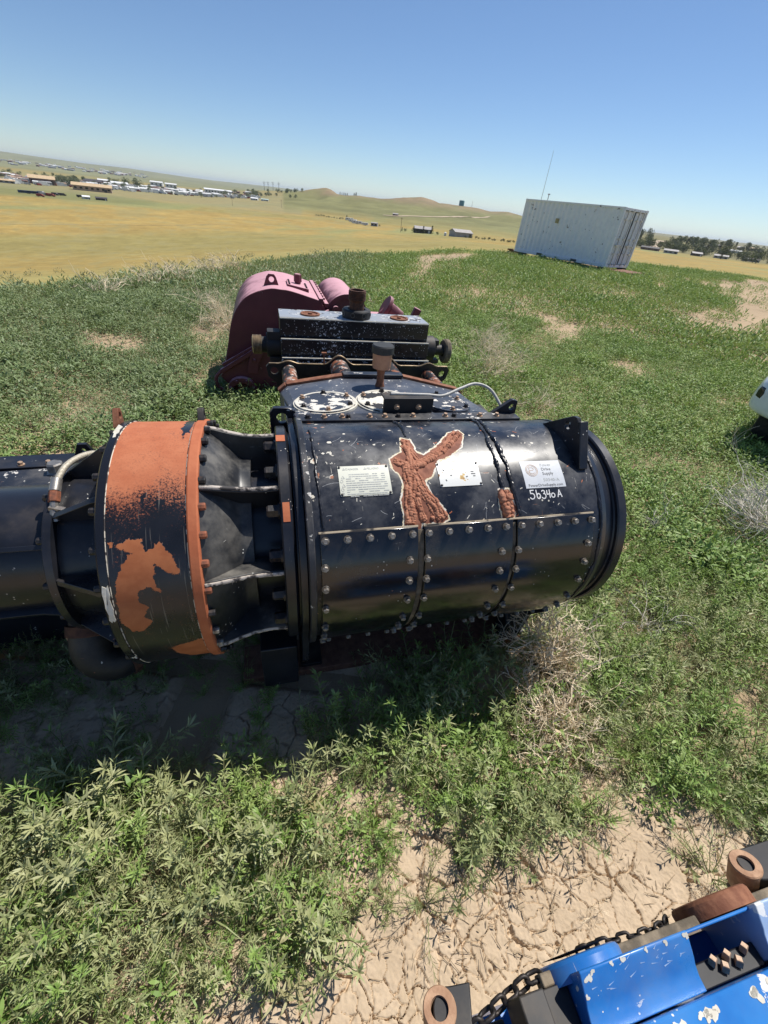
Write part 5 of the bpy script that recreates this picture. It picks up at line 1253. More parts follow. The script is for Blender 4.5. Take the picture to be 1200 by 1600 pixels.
def stalk(R, h=.34):
    p = PM()
    for s_ in range(4):
        d = rdir(R, 45, 85); pts = [Vector((0, 0, 0)) + d * h * k / 5 + Vector((R.uniform(-.01, .01), R.uniform(-.01, .01), 0)) for k in range(6)]; p.stick(pts, .0022, .001)
        for i in range(26):
            f_ = .45 + .55 * R.random(); q_ = pts[min(int(f_ * 5), 4)].lerp(pts[min(int(f_ * 5) + 1, 5)], f_ * 5 % 1); p.leaf(q_, (d + rdir(R, -30, 60)).normalized(), R.uniform(.008, .018), .004, UPV, R.uniform(.5, 1), .1)
        for i in range(7): p.leaf(pts[1 + i % 3], rdir(R, 0, 50), R.uniform(.03, .06), .008, UPV, R.random(), .3)
    return p
def clump(R, n=95, rad=.13, h=.19, L=.042, w=.012):
    p = PM()
    for i in range(n):
        an = R.uniform(0, 2 * pi); rr = rad * sqrt(R.random()); z = h * (1 - (rr / rad) ** 2 * .6) * R.uniform(.25, 1.0)
        pos = Vector((rr * cos(an), rr * sin(an), z)); d = Vector((cos(an), sin(an), 0)) * R.uniform(.2, 1) + rdir(R, -10, 80)
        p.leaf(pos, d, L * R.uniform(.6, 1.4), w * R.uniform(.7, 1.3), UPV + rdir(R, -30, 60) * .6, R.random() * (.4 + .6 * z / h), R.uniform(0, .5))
    return p
def far_clump(R, n=46, rad=.22, h=.20, L=.085, w=.026):
    p = PM()
    for i in range(n):
        an = R.uniform(0, 2 * pi); rr = rad * sqrt(R.random()); z = h * (1 - (rr / rad) ** 2 * .6) * R.uniform(.2, 1.0)
        d = Vector((cos(an), sin(an), 0)) * R.uniform(.1, .9) + rdir(R, 0, 85)
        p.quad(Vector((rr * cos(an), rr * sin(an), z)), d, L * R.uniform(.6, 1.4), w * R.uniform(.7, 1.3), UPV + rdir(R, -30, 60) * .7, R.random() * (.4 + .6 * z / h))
    return p
def dry_bush(R, rad=.35, stems=14, depth=3, r=.0022, flat=(10, 75), mi=0):
    p = PM()
    def grow(pos, d, L, rr, lev):
        k = 4; pts = [pos.copy()]
        for i in range(k):
            d = (d + Vector((R.uniform(-.35, .35), R.uniform(-.35, .35), R.uniform(-.28, .22)))).normalized(); pos = pos + d * L / k
            pos.z = max(pos.z, .005); pts.append(pos.copy())
        p.stick(pts, rr, rr * .6, mi, 3)
        if lev > 0:
            for j in range(R.randint(2, 4)):
                q_ = pts[R.randint(1, k)]; grow(q_.copy(), (d + rdir(R, -35, 50) * 1.0).normalized(), L * R.uniform(.45, .8), rr * .68, lev - 1)
    for s_ in range(stems): grow(Vector((R.uniform(-.05, .05), R.uniform(-.05, .05), 0)), rdir(R, *flat), rad * R.uniform(.35, .75), r, depth - 1)
    return p
def source(name, pm, mats):
    o = bpy.data.objects.new(name, pm.mesh(name, mats)); SRC.objects.link(o); return o
RP_ = random.Random(77)
G1 = [M['leaf_grey'], M['stem']]; G2 = [M['leaf_green'], M['stem']]; G3 = [M['leaf_far'], M['stem']]
def make_sources():
    cs_ = {}
    def col(nm, makers):
        c_ = bpy.data.collections.new(nm)
        for i, (mk, mats) in enumerate(makers):
            o = bpy.data.objects.new('%s_%02d' % (nm, i), mk.mesh('%s_%02d' % (nm, i), mats)); c_.objects.link(o)
        cs_[nm] = c_
    col('near_weed', [(weed_broad(RP_), G1), (weed_broad(RP_, 8, .31, .066, .0088, 22), G1), (weed_broad(RP_, 7, .24, .044, .0072, 26), G2), (weed_broad(RP_, 9, .26, .050, .0062, 26, (20, 70)), G2),
                      (weed_feather(RP_), G1), (weed_feather(RP_, 8, .2, 30, .026, .003), G2), (clump(RP_), G2), (weed_broad(RP_, 4, .13, .04, .010, 8), G1), (grass_tuft(RP_), G1), (stalk(RP_), [M['leaf_dry'], M['stem']]), (dry_bush(RP_, .2, 7, 3, .0016, (10, 60), 0), [M['straw'], M['straw']])])
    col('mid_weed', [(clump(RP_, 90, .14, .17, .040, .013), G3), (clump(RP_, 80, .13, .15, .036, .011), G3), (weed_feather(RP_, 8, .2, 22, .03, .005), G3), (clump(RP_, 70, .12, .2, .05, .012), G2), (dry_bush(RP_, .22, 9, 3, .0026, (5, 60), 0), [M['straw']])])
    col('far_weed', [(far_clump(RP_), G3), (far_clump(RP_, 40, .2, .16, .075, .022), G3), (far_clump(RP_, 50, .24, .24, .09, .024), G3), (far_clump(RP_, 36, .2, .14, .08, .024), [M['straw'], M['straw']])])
    return cs_
SRCS = make_sources()

def scatter(name, coll, P, idx, scl, rotz, tilt, label, group=None):
    n = len(P); me = bpy.data.meshes.new(name); me.vertices.add(n); me.vertices.foreach_set('co', np.ascontiguousarray(P, dtype=np.float32).ravel())
    a = me.attributes.new('idx', 'INT', 'POINT'); a.data.foreach_set('value', idx.astype(np.int32))
    attr_f(me, 'scl', scl)
    a = me.attributes.new('rot', 'FLOAT_VECTOR', 'POINT'); rv = np.zeros((n, 3), np.float32); rv[:, 0] = tilt[0]; rv[:, 1] = tilt[1]; rv[:, 2] = rotz; a.data.foreach_set('vector', rv.ravel())
    o = link(name, me); g = bpy.data.node_groups.new(name, 'GeometryNodeTree')
    g.interface.new_socket('Geometry', in_out='INPUT', socket_type='NodeSocketGeometry'); g.interface.new_socket('Geometry', in_out='OUTPUT', socket_type='NodeSocketGeometry')
    N = g.nodes; L = g.links; gi = N.new('NodeGroupInput'); go = N.new('NodeGroupOutput'); ip_ = N.new('GeometryNodeInstanceOnPoints'); ci = N.new('GeometryNodeCollectionInfo')
    ci.inputs['Collection'].default_value = coll; ci.inputs['Separate Children'].default_value = True; ci.inputs['Reset Children'].default_value = True
    def na_(nm, ty):
        x = N.new('GeometryNodeInputNamedAttribute'); x.data_type = ty; x.inputs['Name'].default_value = nm; return x.outputs['Attribute']
    L.new(gi.outputs[0], ip_.inputs['Points']); L.new(ci.outputs[0], ip_.inputs['Instance']); ip_.inputs['Pick Instance'].default_value = True
    L.new(na_('idx', 'INT'), ip_.inputs['Instance Index']); L.new(na_('scl', 'FLOAT'), ip_.inputs['Scale'])
    e2r = N.new('FunctionNodeEulerToRotation'); L.new(na_('rot', 'FLOAT_VECTOR'), e2r.inputs[0]); L.new(e2r.outputs[0], ip_.inputs['Rotation'])
    L.new(ip_.outputs[0], go.inputs[0])
    md = o.modifiers.new('scatter', 'NODES'); md.node_group = g
    return tag(o, label, None, group, 'stuff')

rng = np.random.default_rng(3)
def bare(X, Y):
    """how bare the ground is, 0..1"""
    b_ = np.zeros(X.shape)
    w_ = (fbm(X * 3, Y * 3, 201) - .5)
    b_ = np.maximum(b_, sstep(-.03, .06, sdist(DIRT_A, X, Y) + w_ * .28))
    b_ = np.maximum(b_, .84 * sstep(-.05, .08, sdist(DIRT_B, X, Y) + w_ * .22))
    w2 = (fbm(X * .9, Y * .9, 207) - .5)
    for p_ in DIRT_FAR: b_ = np.maximum(b_, .93 * sstep(-.3, .45, sdist(p_, X, Y) + w2 * 2.2))
    r = np.hypot(X, Y)
    b_ = np.maximum(b_, sstep(.66, .74, fbm(X * .33 + 5, Y * .33, 211)) * sstep(7, 12, r) * sstep(2, 9, X) * .85)
    return b_
def blocked(X, Y):
    a = CA * X + SA * Y; b = -SA * X + CA * Y
    k = (a > -.15) & (a < 1.55) & (b > 1.38) & (b < 2.7)
    k |= (a > -.1) & (a < 1.6) & (b > 3.5) & (b < 4.3) & False
    k |= (a > .22) & (a < 2.1) & (b > -.9) & (b < .07)
    k |= (a > -.5) & (a < 2.0) & (b > 5.6) & (b < 6.95)
    k |= (a > -2.5) & (a < -.6) & (b > 2.0) & (b < 2.45)
    s_ = (X - nc.x) * dS.x + (Y - nc.y) * dS.y; e_ = (X - nc.x) * dE.x + (Y - nc.y) * dE.y
    k |= (s_ > -6.3) & (s_ < 1.3) & (e_ > .15) & (e_ < 2.5)
    return k
def jitter_pts(x0, x1, y0, y1, st):
    xs = np.arange(x0, x1, st); ys = np.arange(y0, y1, st); X, Y = np.meshgrid(xs, ys); X = X.ravel() + rng.uniform(-.5, .5, X.size) * st; Y = Y.ravel() + rng.uniform(-.5, .5, Y.size) * st
    return X, Y
def choose(p_, n): return rng.choice(len(p_), n, p=np.array(p_) / sum(p_))
# near plants
X, Y = jitter_pts(-3.6, 4.6, -.5, 4.2, .078)
r = np.hypot(X, Y); dn = fbm(X * 1.3, Y * 1.3, 301)
keep = (rng.random(X.size) < (1 - bare(X, Y)) * np.clip(.80 + (dn - .45) * 2.6, .25, 1)) & ~blocked(X, Y) & (r < 4.0) & ~((np.hypot(X + .05, Y + .45) < .30))
X, Y = X[keep], Y[keep]; n = len(X); r = np.hypot(X, Y)
left = sstep(.3, -.5, X) if False else 1 - sstep(-.5, .3, X)
typ = np.where(rng.random(n) < .30 + .45 * left * (Y < 1.0), choose([2.6, 2.2, .7, .7, 2.6, .9, 0, .6, .7, .5, .25], n), choose([.6, .4, 1.6, 2.0, 1.2, 1.6, 2.2, .8, .8, .4, .3], n))
typ = np.where(Y > 2.4, choose([.2, .1, 1.5, 2, .5, 1.0, 3.5, .5, .5, .25, .2], n), typ)
sc_ = rng.uniform(.5, 1.2, n) * (.55 + .9 * fbm(X * 2, Y * 2, 305)); bz = CA * X + SA * Y; bb_ = -SA * X + CA * Y
sc_ *= np.where((bb_ > 1.0) & (bb_ < 2.8) & (bz < 1.6), np.where(bz > .1, .95, .66), 1.0)
Zp = np.full(n, -.012) - .025 * (1 - sstep(2.7, 3.4, r)) * 0
scatter('weeds', SRCS['near_weed'], np.stack([X, Y, ground_z(X, Y) - .012], -1), typ, sc_, rng.uniform(0, 6.28, n), (rng.normal(0, .16, n), rng.normal(0, .16, n)), 'leafy grey green and green weeds covering the ground around the pumps')
# stray plants out on the bare soil
X, Y = jitter_pts(-1.0, 2.4, -.3, 1.5, .21); keep = (rng.random(X.size) < .42) & ~blocked(X, Y) & (bare(X, Y) > .4); X, Y = X[keep], Y[keep]; n = len(X)
scatter('seedlings', SRCS['near_weed'], np.stack([X, Y, np.full(n, -.004)], -1), choose([.4, .2, .5, .3, 2.2, 1.4, 0, 2.6, .6, .2, .4], n), rng.uniform(.35, .8, n), rng.uniform(0, 6.28, n), (rng.normal(0, .25, n), rng.normal(0, .25, n)), 'small sparse seedlings growing out of the cracked bare soil')
# dry litter lying on the soil between the plants
M['litter'] = simple('dry_litter', (.40, .31, .20), (.30, .22, .14), .9, 0, 14, 0)
LIT = bpy.data.collections.new('litter_sources')
def litter(R):
    p = PM()
    for i in range(14):
        pos = Vector((R.uniform(-.06, .06), R.uniform(-.06, .06), R.uniform(.002, .006)))
        if R.random() < .6: d = rdir(R, -4, 8); p.stick([pos, pos + d * R.uniform(.01, .05)], .0011, .0007, 0)
        else: p.leaf(pos, rdir(R, -8, 15), R.uniform(.01, .03), .005, UPV, R.random(), .2)
    return p
for i in range(3): LIT.objects.link(bpy.data.objects.new('litter_%d' % i, litter(RP_).mesh('litter', [M['litter'], M['litter']])))
def crumb(R):
    b = MB()
    for i in range(9):
        x, y, r_ = R.uniform(-.06, .06), R.uniform(-.06, .06), R.uniform(.002, .007); b.lathe([(-r_ * .4, r_ * .5), (0, r_), (r_ * .6, r_ * .7), (r_ * .8, r_ * .2)], (x, y, .002), (R.uniform(-.4, .4), R.uniform(-.4, .4), 1), 6)
    return b.mesh('crumb', M['soil'], 0)
for i in range(3, 3): LIT.objects.link(bpy.data.objects.new('litter_%d' % i, crumb(RP_)))
X, Y = jitter_pts(-2.6, 3.6, -.4, 2.6, .105); keep = (rng.random(X.size) < .45) & ~blocked(X, Y); X, Y = X[keep], Y[keep]; n = len(X)
scatter('litter', LIT, np.stack([X, Y, np.full(n, .004)], -1), choose([1, 1, 1], n), rng.uniform(.6, 1.4, n), rng.uniform(0, 6.28, n), (np.zeros(n), np.zeros(n)), 'dry twigs, leaf scraps and crumbs of soil on the ground')
# middle distance
X, Y = jitter_pts(-9, 14, .5, 14.5, .112); r = np.hypot(X, Y); az_ = np.degrees(np.arctan2(X, Y))
keep = (r > 3.7) & (r < 12.5) & (np.abs(az_) < 62) & (rng.random(X.size) < (1 - bare(X, Y)) * np.clip(.9 + (fbm(X * .8, Y * .8, 311) - .45) * 1.8, .3, 1)) & ~blocked(X, Y) & (r < np.interp(az_, EDGE_AZ, EDGE_R) + .5)
X, Y = X[keep], Y[keep]; n = len(X)
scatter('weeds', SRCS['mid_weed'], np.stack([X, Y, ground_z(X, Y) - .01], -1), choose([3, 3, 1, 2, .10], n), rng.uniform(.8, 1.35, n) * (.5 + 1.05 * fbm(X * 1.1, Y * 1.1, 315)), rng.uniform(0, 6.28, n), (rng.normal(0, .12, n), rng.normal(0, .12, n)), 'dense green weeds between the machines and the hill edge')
# out to the hill edge
X, Y = jitter_pts(-16, 44, 8, 50, .215); r = np.hypot(X, Y); az_ = np.degrees(np.arctan2(X, Y)); eg = np.interp(az_, EDGE_AZ, EDGE_R)
keep = (r > 12) & (az_ > -52) & (az_ < 50) & (r < eg * 1.03 + rng.normal(0, .5, X.size)) & (rng.random(X.size) < (1 - bare(X, Y)) * np.clip(.95 + (fbm(X * .4, Y * .4, 321) - .45) * 1.6, .3, 1)) & ~blocked(X, Y)
X, Y = X[keep], Y[keep]; n = len(X)
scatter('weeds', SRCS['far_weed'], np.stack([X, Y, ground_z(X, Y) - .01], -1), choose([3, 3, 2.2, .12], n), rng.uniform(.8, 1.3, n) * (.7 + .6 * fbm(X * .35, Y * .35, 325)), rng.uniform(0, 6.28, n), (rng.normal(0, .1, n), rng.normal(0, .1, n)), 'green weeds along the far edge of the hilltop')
print('weeds', n)

# dry bushes one can tell apart
def bush_thing(name, loc, pm, mat, label, s_=1.0, rz=0.0, group=None, me=None):
    o = link(name, me or pm.mesh(name, [mat, mat])); o.location = loc; o.scale = (s_,) * 3; o.rotation_euler = (0, 0, rz)
    return tag(o, label, 'bush' if 'bush' in name else 'plant', group)
RD_ = random.Random(21)
gz = lambda x, y: float(ground_z(x, y))
bush_thing('dry_bush', (1.13, 1.62, 0), dry_bush(RD_, .40, 46, 4, .0056, (25, 85)), M['straw'], 'big tangled straw coloured dry bush below the right end of the drum')
bush_thing('dry_bush', (1.08, 1.22, 0), dry_bush(RD_, .33, 30, 4, .0048, (20, 80)), M['straw'], 'smaller straw coloured dry bush just in front of the big tangled one')
bush_thing('dry_bush', (1.93, 2.0, .05), dry_bush(RD_, .36, 12, 3, .0022, (5, 60)), M['straw2'], 'thin grey dead bush among green weeds right of the big tangled one')
bush_thing('dry_bush', (3.70, 3.35, 0), dry_bush(RD_, .85, 40, 4, .0052, (15, 65)), M['straw2'], 'grey dead bush at the right edge below the white car')
bush_thing('dry_bush', (1.50, 7.3, 0), dry_bush(RD_, .85, 44, 4, .0045, (8, 70)), M['straw'], 'yellow dry bush right of the black pump fluid end')
bush_thing('dry_bush', (1.62, 8.9, 0), dry_bush(RD_, .7, 26, 4, .0045, (8, 70)), M['straw'], 'yellow dry bush farther back behind the right wheel of the fluid end')
bush_thing('dry_bush', (2.05, 6.0, 0), dry_bush(RD_, .5, 22, 3, .0035, (8, 70)), M['straw'], 'pale dry bush beyond the lifting lug on the drum')
bush_thing('dry_bush', (-3.45, 8.3, 0), dry_bush(RD_, .8, 34, 4, .0042, (8, 70)), M['straw'], 'dry straw bush at the left side of the pink pump')
bush_thing('dead_stem_plant', (2.45, 3.15, .04), dry_bush(RD_, .35, 5, 3, .0026, (30, 80)), M['straw2'], 'bare white branching twig standing up in the weeds right of the drum')
me_t = dry_bush(RD_, .8, 22, 3, .007, (8, 60)).mesh('dry_tuft', [M['straw'], M['straw']])
for i, az_ in enumerate((-31.5, -29.8, -27.6, -26.4, -23.6, -34.2, -21.5, -12.0)):
    rr_ = float(np.interp(az_, EDGE_AZ, EDGE_R)) - RD_.uniform(.2, 1.6); x_, y_ = rr_ * sin(radians(az_)), rr_ * cos(radians(az_))
    bush_thing('dry_bush', (x_, y_, gz(x_, y_)), None, M['straw'], 'pinkish dry tuft on the far edge of the green weeds, left of the pumps', RD_.uniform(.55, 1.0), RD_.uniform(0, 6), 'dry tufts along the hill edge', me_t)
# sagebrush on the slope beyond the edge
M['sage'] = leaf_mat('sage_leaf', (.085, .09, .045), (.13, .13, .075), (.11, .11, .06))
sg = [far_clump(RD_, 70, .32, .32, .09, .03).mesh('sagebrush', [M['sage'], M['stem']]) for _ in range(3)]
for i in range(30):
    az_ = RD_.uniform(-43, -9); e_ = float(np.interp(az_, EDGE_AZ, EDGE_R)); rr_ = e_ * RD_.uniform(1.25, 3.2); x_, y_ = rr_ * sin(radians(az_)), rr_ * cos(radians(az_))
    bush_thing('sagebrush', (x_, y_, gz(x_, y_) - .03), None, None, 'small dark green sagebrush dot on the pale slope beyond the weeds', RD_.uniform(.6, 1.5), RD_.uniform(0, 6), 'sagebrush on the slope', sg[i % 3])
# individual plants of the foreground
for (x_, y_, s_, k_, lab) in ((.62, .90, 1.25, 0, 'tall leafy weed at the middle of the foreground, just below the shade of the drum'), (.44, .02 + .12, .55, 7, 'little star shaped weed on the bare soil by the chain'),
                        (-.20, .55, 1.1, 2, 'bright green bushy weed at the edge of the bare soil'), (.66, .62, .8, 4, 'feathery grey weed on the bare soil left of the blue pump')):
    src = SRCS['near_weed'].objects[k_]; o = link('leafy_weed', src.data); o.location = (x_, y_, -.005); o.scale = (s_,) * 3; o.rotation_euler = (0, 0, RD_.uniform(0, 6)); tag(o, lab, 'plant')
# ---------------------------------------------------------------- far town, farms, trees
RF = random.Random(9)
def flat(name, c_, r_=.7): return simple(name, c_, tuple(x * .8 for x in c_), r_, 0, .6, 0)
FM = dict(tanroof=flat('tan_roof', (.60, .44, .26)), white=flat('white_siding', (.74, .74, .72)), grey=flat('grey_siding', (.33, .33, .34)), dark=flat('dark_siding', (.06, .055, .06)), brown=flat('brown_siding', (.20, .12, .10)),
          green=flat('green_siding', (.42, .52, .47)), teal=flat('teal_tank_paint', (.10, .26, .28)), roofg=flat('grey_roof', (.40, .37, .35)), roofd=flat('dark_roof', (.07, .06, .065)), tanwall=flat('tan_wall', (.42, .30, .22)), blue=flat('dark_blue_paint', (.03, .05, .11)), win=M['glass'], roofw=flat('white_roof', (.8, .8, .8)), red=flat('red_paint', (.25, .05, .04)))
def gable(name, x, y, w_, d_, h_, wall, roofm, label, cat='building', group=None, rh=.35, rz=None, wins=3, door=True):
    z = gz(x, y); a_ = atan2(x, y); rz = -a_ + RF.uniform(-.25, .25) if rz is None else rz
    root = empty(name, (x, y, z), rz, label, cat, group); eh = h_ * (1 - rh)
    b = MB(); b.box(-w_ / 2, w_ / 2, -d_ / 2, d_ / 2, -1.5, eh)
    b.add([(-w_ / 2, -d_ / 2, eh), (-w_ / 2, d_ / 2, eh), (-w_ / 2, 0, h_)], [(0, 1, 2)]); b.add([(w_ / 2, -d_ / 2, eh), (w_ / 2, d_ / 2, eh), (w_ / 2, 0, h_)], [(0, 1, 2)])
    b.build('wall', FM[wall], root, 0)
    ov = .03 * w_; b = MB(); n_ = Vector((0, h_ - eh, d_ / 2)).normalized()
    for s in (-1, 1):
        b.add([(-w_ / 2 - ov, s * (d_ / 2 + .4), eh - .4 * (h_ - eh) / (d_ / 2)), (w_ / 2 + ov, s * (d_ / 2 + .4), eh - .4 * (h_ - eh) / (d_ / 2)), (w_ / 2 + ov, 0, h_ + .02), (-w_ / 2 - ov, 0, h_ + .02),
               (-w_ / 2 - ov, s * (d_ / 2 + .4), eh + .25 - .4 * (h_ - eh) / (d_ / 2)), (w_ / 2 + ov, s * (d_ / 2 + .4), eh + .25 - .4 * (h_ - eh) / (d_ / 2)), (w_ / 2 + ov, 0, h_ + .27), (-w_ / 2 - ov, 0, h_ + .27)],
              [(0, 3, 2, 1), (4, 5, 6, 7), (0, 1, 5, 4), (1, 2, 6, 5), (2, 3, 7, 6), (3, 0, 4, 7)])
    b.build('roof', FM[roofm], root, 0)
    for i in range(wins):
        wx = -w_ / 2 + w_ * (i + .5) / wins; b = MB(); ww = min(w_ / wins * .3, 1.4); b.box(wx - ww, wx + ww, -d_ / 2 - .06, -d_ / 2 + .02, eh * .35, eh * .75); b.build('window', FM['win'], root, 0)
    if door:
        b = MB(); b.box(w_ * .30, w_ * .30 + min(3.2, w_ * .12), -d_ / 2 - .08, -d_ / 2 + .02, 0, min(eh * .8, 3.2)); b.build('door', FM['dark' if wall != 'dark' else 'white'], root, 0)
    return root
gable('warehouse', -483.6, 646.7, 27, 20, 9.0, 'brown', 'tanroof', 'tan roofed warehouse with a dark gable at the left of the far town', wins=4)
gable('warehouse', -398.9, 615.0, 40, 17, 7.4, 'tanwall', 'tanroof', 'long tan roofed warehouse with a brown gable right of the green trees', wins=7)
gable('shed', -469, 571, 15, 8, 3.4, 'grey', 'tanroof', 'low grey shed at the far left of the town', 'shed')
gable('warehouse', -610.7, 951.8, 28, 16, 5.4, 'grey', 'roofd', 'dark roofed warehouse behind the tan roofed ones')
gable('warehouse', -560, 870, 26, 16, 6.0, 'brown', 'roofd', 'brown warehouse with a dark roof right behind the green trees')
gable('warehouse', -664, 1066, 20, 14, 5.4, 'white', 'roofw', 'small white warehouse seen between two dark roofs')
gable('warehouse', -555.7, 938.2, 27, 16, 6.4, 'white', 'roofw', 'white warehouse right of the long tan roofed one')
gable('warehouse', -670, 1298.8, 28, 18, 10.0, 'white', 'roofw', 'tall white hall, left half of the pair right of the three round trees', rh=.2)
gable('warehouse', -638, 1306, 26, 18, 9.0, 'white', 'roofw', 'white hall, right half of the pair right of the three round trees', rh=.2)
gable('warehouse', -446.4, 1127.2, 54, 20, 8.6, 'white', 'roofw', 'long low white building at the right end of the town', rh=.22, wins=9)
gable('shed', -294.2, 906.8, 12, 8, 3.9, 'white', 'roofw', 'white shed in the field right of the town', 'shed')
gable('shed', -276.2, 908.2, 12.5, 7, 3.0, 'white', 'green', 'pale green roofed shed beside the white shed in the field', 'shed')
gable('shed', -296.3, 444, 5.8, 5, 2.4, 'white', 'roofw', 'small white shed on the dark green field', 'shed', wins=1)
gable('shed', -286.8, 450.9, 8.9, 4, 2.2, 'dark', 'roofd', 'black shed with a pale end on the dark green field', 'shed', wins=0)
gable('house', 4.1, 406.6, 13.5, 9, 4.4, 'dark', 'roofg', 'dark farmhouse with a grey roof between two dark trees', 'house', wins=4)
gable('barn', 31.4, 365.5, 13.5, 11, 4.4, 'grey', 'roofg', 'grey gabled barn with a pale door at the right end of the farm', 'barn', rz=.35, wins=0)
gable('shed', -42.5, 491.8, 6.2, 5, 2.9, 'grey', 'roofg', 'square grey shed between the white trailers and the farmhouse', 'shed', rh=.15, wins=2)
gable('shed', -40.2, 867.8, 9, 6, 3.2, 'brown', 'roofg', 'lone brown shed by the dirt road below the hills', 'shed', wins=2)
HOUSES = [(327.5, 714.3, 23, 3.4, 'brown', 'roofd', 'long dark building at the left foot of the wooded slope'), (328.4, 657.2, 16.4, 3.6, 'grey', 'roofg', 'grey house in the front row below the pale curved road'), (376.8, 684.9, 12.2, 3.6, 'dark', 'roofg', 'dark walled house in the front row of the wooded slope'),
          (421.8, 705.2, 16.9, 3.6, 'grey', 'roofg', 'grey house with a pale wall in the middle of the front row'), (480.3, 730.7, 20, 3.8, 'grey', 'roofg', 'wide grey house at the right end of the front row'), (674, 1074, 13.6, 4.6, 'tanwall', 'roofg', 'tan house high on the wooded slope'),
          (691, 1064.7, 20, 5.4, 'tanwall', 'tanroof', 'tan roofed house on the crest at the far right'), (606.4, 978, 20.8, 3.6, 'white', 'roofw', 'long white house among trees on the slope'), (567, 1018.9, 11, 3.6, 'tanwall', 'roofg', 'small tan house half hidden by trees on the slope'), (632, 1087, 14, 3.8, 'brown', 'roofg', 'brown house near the top of the wooded slope')]
for x, y, w_, h_, wl_, rf_, lab in HOUSES: gable('house', x, y, w_, 9, h_ + .8, wl_, rf_, lab, 'house')
# white trailers by the farm, the blue one in the field
def trailer(x, y, L_, h_, mat_, label, rz=None, group=None, name='trailer'):
    z = gz(x, y); root = empty(name, (x, y, z), -atan2(x, y) + RF.uniform(-.3, .3) if rz is None else rz, label, 'trailer', group)
    b = MB(); b.box(-L_ / 2, L_ / 2, -1.2, 1.2, .45, h_); b.build('body', FM[mat_], root, 0, .12)
    b = MB()
    for i in range(3): b.box(-L_ / 2 + L_ * (.15 + .3 * i), -L_ / 2 + L_ * (.28 + .3 * i), -1.23, -1.15, h_ * .55, h_ * .8)
    b.build('window', FM['win'], root, 0)
    for s in (-.6, .6):
        b = MB(); b.cyl((s, -1.15, .38), (s, -.9, .38), .38, 12); b.build('wheel', M['tyre'], root, 30)
    return root
trailer(-331.9, 422.8, 14, 2.3, 'blue', 'long dark blue trailer parked on the dark green field')
for x, y, L_, h_, lab in ((-79.3, 580.8, 9, 2.9, 'white trailer at the left end of the farm row'), (-70, 540, 8, 2.8, 'second white trailer from the left in the farm row'), (-60.7, 502, 9.5, 2.7, 'long white trailer in the middle of the farm row'), (-51, 484.8, 6, 2.3, 'short white trailer beside the square grey shed')): trailer(x, y, L_, h_, 'white', lab)
z = gz(20.4, 368); b = MB(); b.lathe([(0, .9), (1.9, .9), (2.2, .6), (2.3, .0)], (0, 0, 0), (0, 0, 1), 16); tk = b.build('tank', FM['white'], None, 40); tk.location = (20.4, 368, z); tag(tk, 'small upright white tank left of the grey barn', 'tank')
xt, yt = 1440 * sin(radians(4.45)), 1440 * cos(radians(4.45)); b = MB(); b.lathe([(-2, 7), (11, 7), (11.6, 6.6), (12.2, .0)], (0, 0, 0), (0, 0, 1), 24, False); tk = b.build('water_tank', FM['teal'], None, 40); tk.location = (xt, yt, gz(xt, yt)); tag(tk, 'blue green water tank on the crest of the hills', 'tank')
xt, yt = 1440 * sin(radians(5.6)), 1440 * cos(radians(5.6)); b = MB(); b.tube([(0, 0, -1), (0, 0, 15)], .35, 5, rs=[.5, .25]); b.box(-1.2, 1.2, -.2, .2, 12, 12.4); ms = b.build('hill_mast', M['steel'], None, 0); ms.location = (xt, yt, gz(xt, yt)); tag(ms, 'thin mast on the hill crest right of the water tank', 'mast')

# clutter of the town: vehicles, trailers, little sheds, seen as a few pixels each
def van_mesh(nm, L_, h_, mat_):
    b = MB(); b.prism([(-L_ / 2, .35), (L_ / 2, .35), (L_ / 2, h_ * .55), (L_ * .32, h_ * .6), (L_ * .2, h_), (-L_ / 2, h_)], lambda u, v, d: Vector((u, d, v)), -.95, .95)
    for s in (-.3, .3): b.cyl((s * L_, -1.0, .38), (s * L_, 1.0, .38), .38, 10)
    return b.mesh(nm, FM[mat_], 0)
def hut_mesh(nm, L_, d_, h_, mat_):
    b = MB(); b.box(-L_ / 2, L_ / 2, -d_ / 2, d_ / 2, -.5, h_ * .75); b.prism([(-d_ / 2 - .3, h_ * .75), (d_ / 2 + .3, h_ * .75), (0, h_)], lambda u, v, d: Vector((d, u, v)), -L_ / 2 - .2, L_ / 2 + .2); return b.mesh(nm, FM[mat_], 0)
VK = [van_mesh('parked_van', 6.0, 2.6, 'white'), van_mesh('parked_car', 4.8, 1.8, 'grey'), van_mesh('parked_truck', 9, 3.4, 'white'), van_mesh('parked_car', 4.6, 1.6, 'red'), van_mesh('parked_car', 4.6, 1.6, 'dark')]
HK = [hut_mesh('hut', 7, 4, 3, 'white'), hut_mesh('hut', 9, 5, 3.2, 'grey'), hut_mesh('hut', 6, 4, 3, 'tanwall'), hut_mesh('hut', 12, 6, 4, 'white'), hut_mesh('hut', 8, 5, 3.4, 'brown')]
def put(nm, me, x, y, label, cat, group):
    o = link(nm, me); o.location = (x, y, gz(x, y)); o.rotation_euler = (0, 0, RF.uniform(-.6, .6) - atan2(x, y)); o.scale = (1.2,) * 3; return tag(o, label, cat, group)
for i in range(295):
    az_ = RF.uniform(-39.5, -17.5); f_ = (az_ + 39.5) / 22; r_ = RF.uniform(720, 830) + 300 * f_ + RF.choice((0, 0, 0, 60, 140)); x, y = r_ * sin(radians(az_)), r_ * cos(radians(az_))
    k = RF.choice((0, 0, 1, 2, 2, 3, 4)); put(VK[k].name.split('.')[0], VK[k], x, y, 'tiny vehicle parked in the yards of the far town', 'vehicle', 'vehicles in the far town yards')
